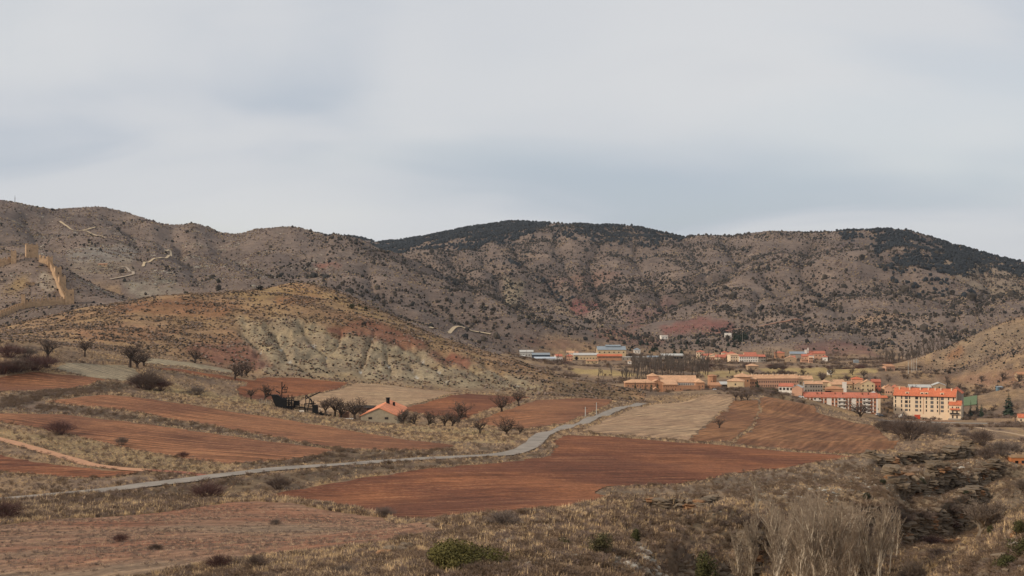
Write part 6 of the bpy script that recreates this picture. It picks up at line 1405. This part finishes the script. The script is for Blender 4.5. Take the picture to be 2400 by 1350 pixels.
# ------------------------------------------------------------------ shrubs
SHR = [twig_mesh('shrub_%d' % i, 110, 2.0, 1.6, .022, m, 600 + i, 4) for i, m in enumerate((m_twig, m_twig_r, mat('grey_shrub', (118, 104, 94), .2, 1)))]
def shrub(label, px, D, h, idx, wide=1.0, group=None, name='bare_shrub'):
    o = link(name, SHR[idx]); o.location = P(px, D, -.05); s_ = h / 2.0; o.scale = (s_ * wide, s_ * wide, s_); o.rotation_euler = (0, 0, random.uniform(0, 6)); return tag(o, label, 'shrub', group)
for px, py, hpx, idx, wd, lab, d0, d1 in ((345, 914, 48, 0, 1.1, 'big dark shrub clump between the left fields', 480, 640), (375, 916, 30, 1, 1.2, 'reddish low shrub right of the big dark clump', 480, 640), (328, 910, 34, 1, 1.0, 'rounded shrub left of the big dark clump', 480, 640), (462, 926, 20, 2, 1.6, 'flat grey shrub on the grass strip', 500, 600),
    (140, 1018, 34, 1, 1.3, 'dark red shrub on the edge of the lower left field', 340, 440), (285, 1044, 22, 2, .9, 'small grey shrub on the bank above the dirt track', 320, 420), (430, 1072, 15, 1, 1.2, 'tiny brown shrub at the field edge above the road', 300, 380),
    (488, 1172, 46, 1, 1.2, 'round dark red shrub just below the road', 225, 300), (5, 1218, 46, 1, 1.4, 'reddish shrub at the left edge below the road', 200, 260), (652, 1146, 30, 0, 1.3, 'brown shrub on the verge left of the red field', 250, 310), (282, 1272, 24, 1, 1., 'single dark weed bush on the fallow field', 150, 200), (365, 1292, 20, 0, 1.2, 'low grey weed bush on the fallow field', 130, 190),
    (645, 1232, 18, 2, 1., 'pale weed bush near the upper edge of the fallow field', 160, 240), (1180, 1236, 40, 2, 1.3, 'grey rounded shrub below the red field', 150, 240), (900, 1212, 26, 2, 1.2, 'grey shrub on the lower rim of the red field', 190, 240), (512, 1335, 40, 1, 1., 'dark shrub at the bottom between grass tufts', 105, 150), (600, 1335, 40, 0, 1., 'second dark shrub at the bottom between grass tufts', 105, 150),
    (2128, 1044, 56, 0, 1.2, 'large bare shrub at the right tip of the rust field', 440, 540), (2072, 1014, 34, 0, .9, 'dark shrub on the rim behind the rust field', 560, 760), (2105, 1018, 36, 2, 1.1, 'grey shrub behind the right tip of the rust field', 560, 760), (2195, 1022, 34, 2, 1.2, 'grey twiggy shrub above the upper rock ledge', 520, 760), (2300, 1044, 40, 0, 1., 'dark shrub at the right end of the upper rock ledge', 420, 640), (2312, 1078, 34, 0, .9, 'dark bare shrub between the two rock ledges', 380, 470), (2345, 1068, 34, 2, 1., 'small grey shrub left of the red hut', 400, 560), (2375, 1072, 32, 2, 1.2, 'grey thicket behind the red hut', 460, 580), (2336, 1106, 26, 0, 1.3, 'dark thicket left below the red hut', 370, 470),
    (2225, 1242, 26, 1, 1.2, 'reddish shrub on the yellow gully floor', 240, 320), (2185, 1278, 24, 1, 1.5, 'flat reddish shrub by the gully ruin', 220, 300), (2195, 1302, 20, 0, 1.6, 'dark flat shrub beside the footpath', 190, 260), (40, 872, 34, 0, 1.5, 'dark hedge bush at the left edge of the terraces', 520, 620), (80, 868, 36, 1, 1.5, 'large dark hedge bush next to the left edge bush', 520, 620), (108, 862, 30, 1, 1.3, 'dark hedge bush closing the left thicket', 520, 620), (8, 876, 32, 1, 1.5, 'hedge bush cut by the left edge', 520, 620), (20, 838, 32, 1, 1.5, 'purple bush above the left edge hedge', 540, 640), (60, 838, 26, 2, 1.4, 'greyish bush above the left hedge', 540, 640),
    (808, 1350, 30, 2, 1.2, 'pale grey shrub at the bottom edge', 90, 130), (1760, 1240, 36, 0, 1.4, 'dark shrub under the cliff left of the grove', 185, 260), (2110, 1240, 30, 0, 1.4, 'dark shrub under the long low cliff', 250, 300), (2160, 1232, 28, 0, 1.4, 'second dark shrub under the long low cliff', 255, 310), (2230, 1215, 28, 0, 1.4, 'third dark shrub under the long low cliff', 270, 330), (2020, 1262, 36, 0, 1.4, 'dark shrub between the grove and the cliff', 240, 290)):
    D = hit(px, py, d0, d1); shrub(lab, px, D, hpx * D / F, idx, wd)
for i in range(46):
    px = random.choice([random.uniform(1262, 1345), random.uniform(1640, 1760), random.uniform(1795, 2012), random.uniform(1795, 2080)]); D = random.uniform(1290, 1350); shrub('dark hedge bush along the far valley meadow', px, D, random.uniform(2.5, 5), random.choice((0, 1)), 1.4, 'hedge along the far meadow', 'hedge_bush')
for i in range(26):
    px = random.uniform(2085, 2270); D = random.uniform(640, 840); shrub('grey brown bush on the low ground before the apartments', px, D, random.uniform(1.5, 4), random.choice((0, 2)), 1.2, 'bushes before the apartments')
for i in range(14):
    px = random.uniform(1895, 2060); D = random.uniform(800, 880); shrub('dark bush on the bank below the striped block', px, D, random.uniform(1, 2.6), random.choice((0, 2)), 1.4, 'bushes below the striped block')

# ------------------------------------------------------------------ evergreens
def evergreen(label, px, D, w, h, n, leaf, m, seed, name='juniper_bush', group=None, dz=-.1):
    t = empty(name, P(px, D, dz), 0, label, 'bush', group)
    link('foliage', leafball_mesh('foliage_%d' % seed, n, w / 2 * .95, h / 2 * .95, leaf, m, .3, 0, seed), t)
    vs, fs = [], []
    for i in range(7): beam(vs, fs, (0, 0, -.2), (random.uniform(-.4, .4) * w, random.uniform(-.3, .3) * w, h * random.uniform(.4, .8)), .04, 4, .015)
    mesh_obj('stems', vs, fs, m_bark, t); return t
m_gr2 = mat('cypress_green', (78, 76, 46), .35, 2.5); m_gr3 = mat('dusty_green', (88, 82, 56), .35, 2.5); m_gr4 = mat('dark_green', (62, 62, 44), .35, 2.5)
evergreen('wide low green juniper bush at the bottom centre', 1088, 85.5, 5.0, 2.3, 11000, .075, m_green, 701)
evergreen('rounded green juniper bush behind the wide one', 1235, 134, 2.8, 1.9, 2800, .08, m_green, 703)
evergreen('thin grey-green shrub on the stony rise', 1402, 94, 1.9, 2.1, 1700, .06, m_gr3, 704); evergreen('small grey-green shrub left of the thin one', 1322, 96, 1.2, .95, 900, .06, m_gr3, 705)
evergreen('upright juniper at the cliff edge', 1491, 118, 1.1, 2.1, 1400, .07, m_gr2, 706); evergreen('dark shrub leaning on the cliff top', 1545, 150, 1.8, 2.2, 1400, .09, m_gr4, 707)
evergreen('tall columnar juniper before the poplar grove', 1657, 116, 1.9, 4.0, 3600, .085, m_gr2, 708); evergreen('bushy base juniper at the foot of the columnar one', 1672, 104, 2.0, 1.6, 1600, .08, m_gr2, 709)
evergreen('dark juniper on the upper cliff by the grove', 1675, 176, 1.8, 2.6, 1400, .09, m_gr4, 710)
for px, py, w, h, lab, d0, d1 in ((2070, 1136, 1.6, 1.6, 'small dark juniper on the pale terrace', 260, 380), (2165, 1146, 2.2, 3.0, 'dark juniper against the middle rock ledge', 280, 390), (2032, 1170, 2, 2, 'juniper on the lip above the grove', 240, 340), (2324, 1252, 1.3, 1.4, 'lone small juniper on the lower right slope', 100, 190), (2385, 1260, 2.2, 2.6, 'big juniper at the right edge of the lower slope', 100, 170), (2395, 1300, 2.4, 2.2, 'green juniper below the big one at the right edge', 90, 140), (2355, 1330, 2.2, 1.5, 'spreading juniper in the lower right corner', 90, 140), (2265, 1160, 1.5, 1.4, 'small juniper below the middle ledge', 280, 360)):
    D = hit(px, py, d0, d1); evergreen(lab, px, D, w, h, 1300, .08, m_gr4 if D > 200 else m_gr2, 720 + px, 'juniper_bush')
JUN = [leafball_mesh('hill_juniper_%d' % i, 260, .5, .45, .09, (m_dark, m_gr4)[i % 2], .4, 0, 800 + i) for i in range(4)]
def jun(label, px, py, w, d0, d1, group=None):
    D = hit(px, py, d0, d1); o = link('juniper_bush', random.choice(JUN)); o.location = P(px, D, -.1); o.scale = (w, w, w * random.uniform(.8, 1.1)); o.rotation_euler = (0, 0, random.uniform(0, 6)); return tag(o, label, 'bush', group)
jun('large round juniper on the right shoulder of the brown hill', 823, 724, 5.0, 700, 950); jun('juniper crowning the left of the brown hill top', 609, 681, 4.5, 700, 960); jun('juniper above the red streak on the brown hill', 853, 764, 3.0, 700, 950); jun('round dark bush in the dip behind the brown hill', 436, 690, 5.0, 1150, 1500)
for px, py, w in ((842, 718, 2.2), (858, 727, 2.6), (786, 702, 2.6), (753, 669, 2.0), (885, 727, 2.2), (905, 735, 1.8), (957, 762, 2.2), (681, 669, 1.8), (886, 733, 1.6), (740, 670, 1.6), (800, 700, 1.5), (1000, 782, 1.6), (820, 790, 1.6), (700, 735, 1.5)): jun('small dark juniper dotted on the brown hill crest', px, py, w, 700, 960, 'junipers on the brown hill')
jun('large dark bush on the skyline of the left hill', 124, 494, 6.0, 1900, 2700); jun('bush left of the large one on the left skyline', 87, 487, 4.0, 1900, 2700)
# the largest hillside junipers one by one
p, px, D = sample(hd * (1600 / MD) ** 2 * (MD < 2600), 270)
for i in range(len(p)):
    o = link('juniper_bush', JUN[i % 4]); o.location = p[i] + np.array((0, 0, -.2)); w = random.uniform(3.0, 5.0) * (.8 if px[i] < 700 else 1); o.scale = (w, w, w * random.uniform(.7, 1.0)); tag(o, 'dark juniper among those dotted over the grey hills', 'bush', 'junipers on the grey hills')
def conifer_meshes(tag_, seed, h, r, m, tiers=16, per=13):
    rd = random.Random(seed); vs, fs = [], []
    for t_ in range(tiers):
        f = t_ / (tiers - 1); z = h * (.06 + .92 * f); rr = r * (1 - f) ** .85 + .08 * r
        for i in range(max(5, int(per * (1 - .6 * f)))):
            a = rd.uniform(0, 6.283); L = rr * rd.uniform(.7, 1.15); dr = L * rd.uniform(.15, .4); w = L * .32; k = len(vs)
            c, s_ = math.cos(a), math.sin(a)
            vs += [(0, 0, z + .15 * L), (c * L * .6 - s_ * w, s_ * L * .6 + c * w, z - dr * .5), (c * L, s_ * L, z - dr), (c * L * .6 + s_ * w, s_ * L * .6 - c * w, z - dr * .5), (c * L * .55, s_ * L * .55, z - dr * .9 - .12 * L)]
            fs += [(k, k + 1, k + 2), (k, k + 2, k + 3), (k + 1, k + 4, k + 2), (k + 4, k + 3, k + 2)]
    tv, tf = [], []; beam(tv, tf, (0, 0, -.3), (0, 0, h * .95), r * .07 + .08, 6, .03)
    return new_mesh(tag_ + '_trunk', tv, tf, m_bark), new_mesh(tag_ + '_crown', vs, fs, m)
m_con = mat('conifer_needles', (58, 66, 52), .25, 1.2, inst=.15)
CON = [conifer_meshes('conifer_%d' % i, 900 + i, 12, 3.2, m_con) for i in range(3)]; CON2 = [conifer_meshes('slim_conifer_%d' % i, 910 + i, 12, 1.7, m_con, 18, 10) for i in range(2)]
for px, D, h, kind, wd, lab in ((2364, 985, 17.5, CON, 1.15, 'largest dark conifer in the garden right of the apartments'), (2275, 985, 13.5, CON2, 1.2, 'slim conifer nearest the cream apartments'), (2300, 985, 10.5, CON, .9, 'medium conifer between the slim one and the largest'), (2290, 1010, 11, CON2, .9, 'thin conifer behind the medium one'),
    (1489, 993, 8.0, CON, .85, 'leftmost dark conifer before the monastery wing'), (1501, 993, 7.2, CON2, 1.2, 'second dark conifer before the monastery wing'), (1513, 993, 8.4, CON2, 1.3, 'third dark conifer before the monastery wing'), (1526, 993, 7.4, CON, .75, 'fourth dark conifer before the monastery wing'), (1541, 995, 8.0, CON, .7, 'conifer right behind the tiny chapel'),
    (1774, 985, 9.5, CON, .95, 'dark spruce in front of the terraced houses'), (2040, 1062, 6, CON2, .7, 'dark cypress before the yellow gable house'), (2035, 1060, 5, CON2, .7, 'shorter cypress left of the one before the yellow house'), (2056, 1060, 5.5, CON, .7, 'dark rounded conifer before the red house'), (2064, 1058, 5, CON, .6, 'dark conifer right of the red house'), (1637, 1490, 8, CON2, 1.2, 'dark cypress at the left of the upper village'), (1716, 1455, 8, CON, 1.1, 'dark conifer left of the cream hotel wing'), (1703, 1462, 7, CON, 1.1, 'dark conifer under the red roofs of the upper village')):
    tree(kind, 'conifer', lab, px, D, h, 12.0, wide=wd)
for px, D in [(1722, 1660), (1728, 1668), (1734, 1655), (1740, 1665), (1745, 1672), (1750, 1660), (1731, 1650), (1738, 1645)]: tree(CON, 'pine', 'dark pine in the clump above the upper village', px, D, random.uniform(8, 11), 12.0, 'pine clump above the upper village', wide=1.3)
for i in range(26):
    px = random.choice([random.uniform(1470, 1500), random.uniform(1530, 1640), random.uniform(1560, 1640), random.uniform(1690, 1725), random.uniform(1500, 1550)]); D = random.uniform(1560, 1680); tree(CON, 'pine', 'dark pine scattered on the slope above the works', px, D, random.uniform(4, 8), 12.0, 'pines above the works', wide=1.5)
for i in range(10): o = link('garden_hedge', random.choice(JUN)); o.location = P(1782 + i * 4.6, 985 + random.uniform(-4, 4), -.1); o.scale = (4, 4, 3.2); tag(o, 'dark green garden hedge bush before the terraced houses', 'hedge', 'garden hedge before the terrace')

# ------------------------------------------------------------------ rock ledges above the gully
def slab_mesh(seed, m):
    bm = bmesh.new(); bmesh.ops.create_cube(bm, size=1); bmesh.ops.subdivide_edges(bm, edges=bm.edges[:], cuts=2, use_grid_fill=True); rd = random.Random(seed); ox = rd.uniform(0, 90)
    for v in bm.verts:
        c = v.co; rr = 1 - .28 * (abs(c.x * 2) ** 4 * abs(c.y * 2) ** 4)
        v.co = Vector((c.x * rr + .3 * float(perlin(c.y * 3 + ox, c.z * 2 + 5)), c.y * rr + .32 * float(perlin(c.x * 3.3 + ox, c.z * 2.5)), c.z * (1 - .25 * abs(c.x * 2) ** 3) + .34 * float(perlin(c.x * 3 + ox, c.y * 3 + 3)) + rd.uniform(-.06, .06)))
    me = bpy.data.meshes.new('rock_slab'); bm.to_mesh(me); bm.free(); me.materials.append(m); return me
m_ledge = mat('ledge_rock', (116, 100, 82), .35, 1.4, bump=.8, inst=.25, stretch=(1, 1, 4)); m_ochre_r = mat('ochre_rock', (150, 112, 80), .3, 1.4, bump=.8, inst=.2)
SLB = [slab_mesh(i, m_ledge) for i in range(6)] + [slab_mesh(9, m_ochre_r)]
def ledge(label, line, h, layers, sl=2.2, dep=3.0, back=.6):
    """broken courses of rock along (bearing, distance) points, standing against the step in the ground"""
    pw = [P(px, D - 1.5) for px, D in line]
    t = empty('rock_ledge', pw[0], 0, label, 'rock ledge'); th = h / layers
    for a, b in zip(pw[:-1], pw[1:]):
        d_ = b - a; L = Vector((d_.x, d_.y)).length; ang = math.atan2(d_.y, d_.x); n = max(2, int(L / (sl * .8))); nrm = Vector((-math.sin(ang), math.cos(ang), 0))
        for i in range(n):
            gap = float(perlin(i * .37 + a.x * .05, a.y * .03 + 3)); lv = max(1, layers - (1 if gap > .12 else 0) - (1 if gap > .3 else 0))
            for k in range(lv):
                if random.random() < .2: continue
                c = a.lerp(b, (i + random.uniform(.1, .9)) / n); c.z = float(H(c.x, c.y))
                o = link('rock_slab', SLB[random.randrange(6) if random.random() > .12 else 6], t)
                o.location = c - pw[0] + nrm * (back + random.uniform(-.5, .7) + .3 * k) + Vector((0, 0, th * (k + .35))); o.rotation_euler = (random.uniform(-.12, .12), random.uniform(-.1, .1), ang + random.uniform(-.5, .5)); o.scale = (sl * random.uniform(.5, 1.5), dep * random.uniform(.6, 1.3), th * random.uniform(.9, 1.6))
cl_ = lambda k: CLIFFS[k][0]
ledge('highest layered rock ledge at the upper right of the gully', [(2055, 372), (2120, 392), (2200, 410), (2285, 423)], 4.2, 5, 3.0, 4.5)
ledge('middle rock ledge running toward the red hut', [(2100, 320), (2200, 342), (2290, 365), (2348, 379)], 4.6, 5, 2.6, 4.0)
ledge('long low overhanging cliff along the gully floor', [(2000, 265), (2100, 285), (2200, 308), (2315, 334)], 4.4, 5, 2.6, 4.0)
ledge('short double ledge below the red field', [(1505, 246), (1560, 243), (1620, 243), (1680, 260)], 1.7, 3, 1.8, 2.2)
ledge('thin broken ledge left of the double ledge', [(1250, 208), (1330, 212), (1445, 222)], .8, 2, 1.3, 1.4)
ledge('dark cliff block left of the poplar grove', [(1525, 151), (1580, 156), (1640, 166)], 3.6, 5, 1.7, 2.6)
ledge('shaded cliff continuing behind the columnar juniper', [(1640, 167), (1700, 190), (1780, 230)], 3.8, 5, 2.2, 3.0)
hl_ = lambda L: [(px, hit(px, py, 80, 260)) for px, py in L]
ledge('thin rock step on the lower left rim', hl_([(885, 1298), (930, 1290), (985, 1276)]), .4, 1, 1.1, .9, .2)
ledge('patch of pale stones at the corner of the fallow field', hl_([(1060, 1268), (1090, 1262), (1115, 1262)]), .5, 2, .8, .8, .2)
ledge('upper tilted rock band on the lower right slope', hl_([(2290, 1300), (2340, 1275), (2395, 1248)]), .5, 2, 1.1, 1.0, .2); ledge('lower tilted rock band on the lower right slope', hl_([(2250, 1335), (2310, 1312), (2380, 1290)]), .45, 2, 1.0, 1.0, .2); ledge('rock band nearest the lower right corner', hl_([(2290, 1348), (2350, 1338), (2398, 1325)]), .4, 2, .9, .9, .2)
o = link('boulder', stone_mesh('boulder_a', m_stone, 77)); o.location = P(1350, 92, .15); o.scale = (.34, .3, .45); tag(o, 'white boulder on the stony rise', 'boulder')
o = link('boulder', stone_mesh('boulder_b', m_stone, 78)); o.location = S(2130, 1150, 260, 380); o.scale = (.5, .5, .9); tag(o, 'pale boulder below the middle rock ledge', 'boulder')
# low ruin in the gully
t = empty('stone_ruin', S(2225, 1275, 200, 300), R(15), 'tumbled stone ruin on the gully floor', 'ruin')
for i in range(9): o = link('rock_slab', SLB[6], t); o.location = (-2 + i * .5, random.uniform(-.3, .3), .3 + .25 * (i % 3)); o.scale = (.9, .7, .45); o.rotation_euler = (0, 0, random.uniform(-.4, .4))
box_obj('wall_stub', (2.0, 2.5, -.3, .4, -.3, 1.3), m_stonew, t)

# ------------------------------------------------------------------ thin haze filling the valley air
hv, hf = [], []; bx(hv, hf, -7000, 7000, -150, 8600, float(WZ.min()) - 1.5, 345)
hm_ = bpy.data.materials.new('haze'); hm_.use_nodes = True; hm_.node_tree.nodes.remove(hm_.node_tree.nodes['Principled BSDF'])
pv = hm_.node_tree.nodes.new('ShaderNodeVolumePrincipled'); pv.inputs['Color'].default_value = (.80, .87, .96, 1); pv.inputs['Density'].default_value = 2.2e-5; pv.inputs['Anisotropy'].default_value = .2
hm_.node_tree.links.new(pv.outputs[0], hm_.node_tree.nodes['Material Output'].inputs['Volume'])
o = mesh_obj('haze', hv, hf, hm_); tag(o, 'thin pale haze in the valley air', None, None, 'stuff')
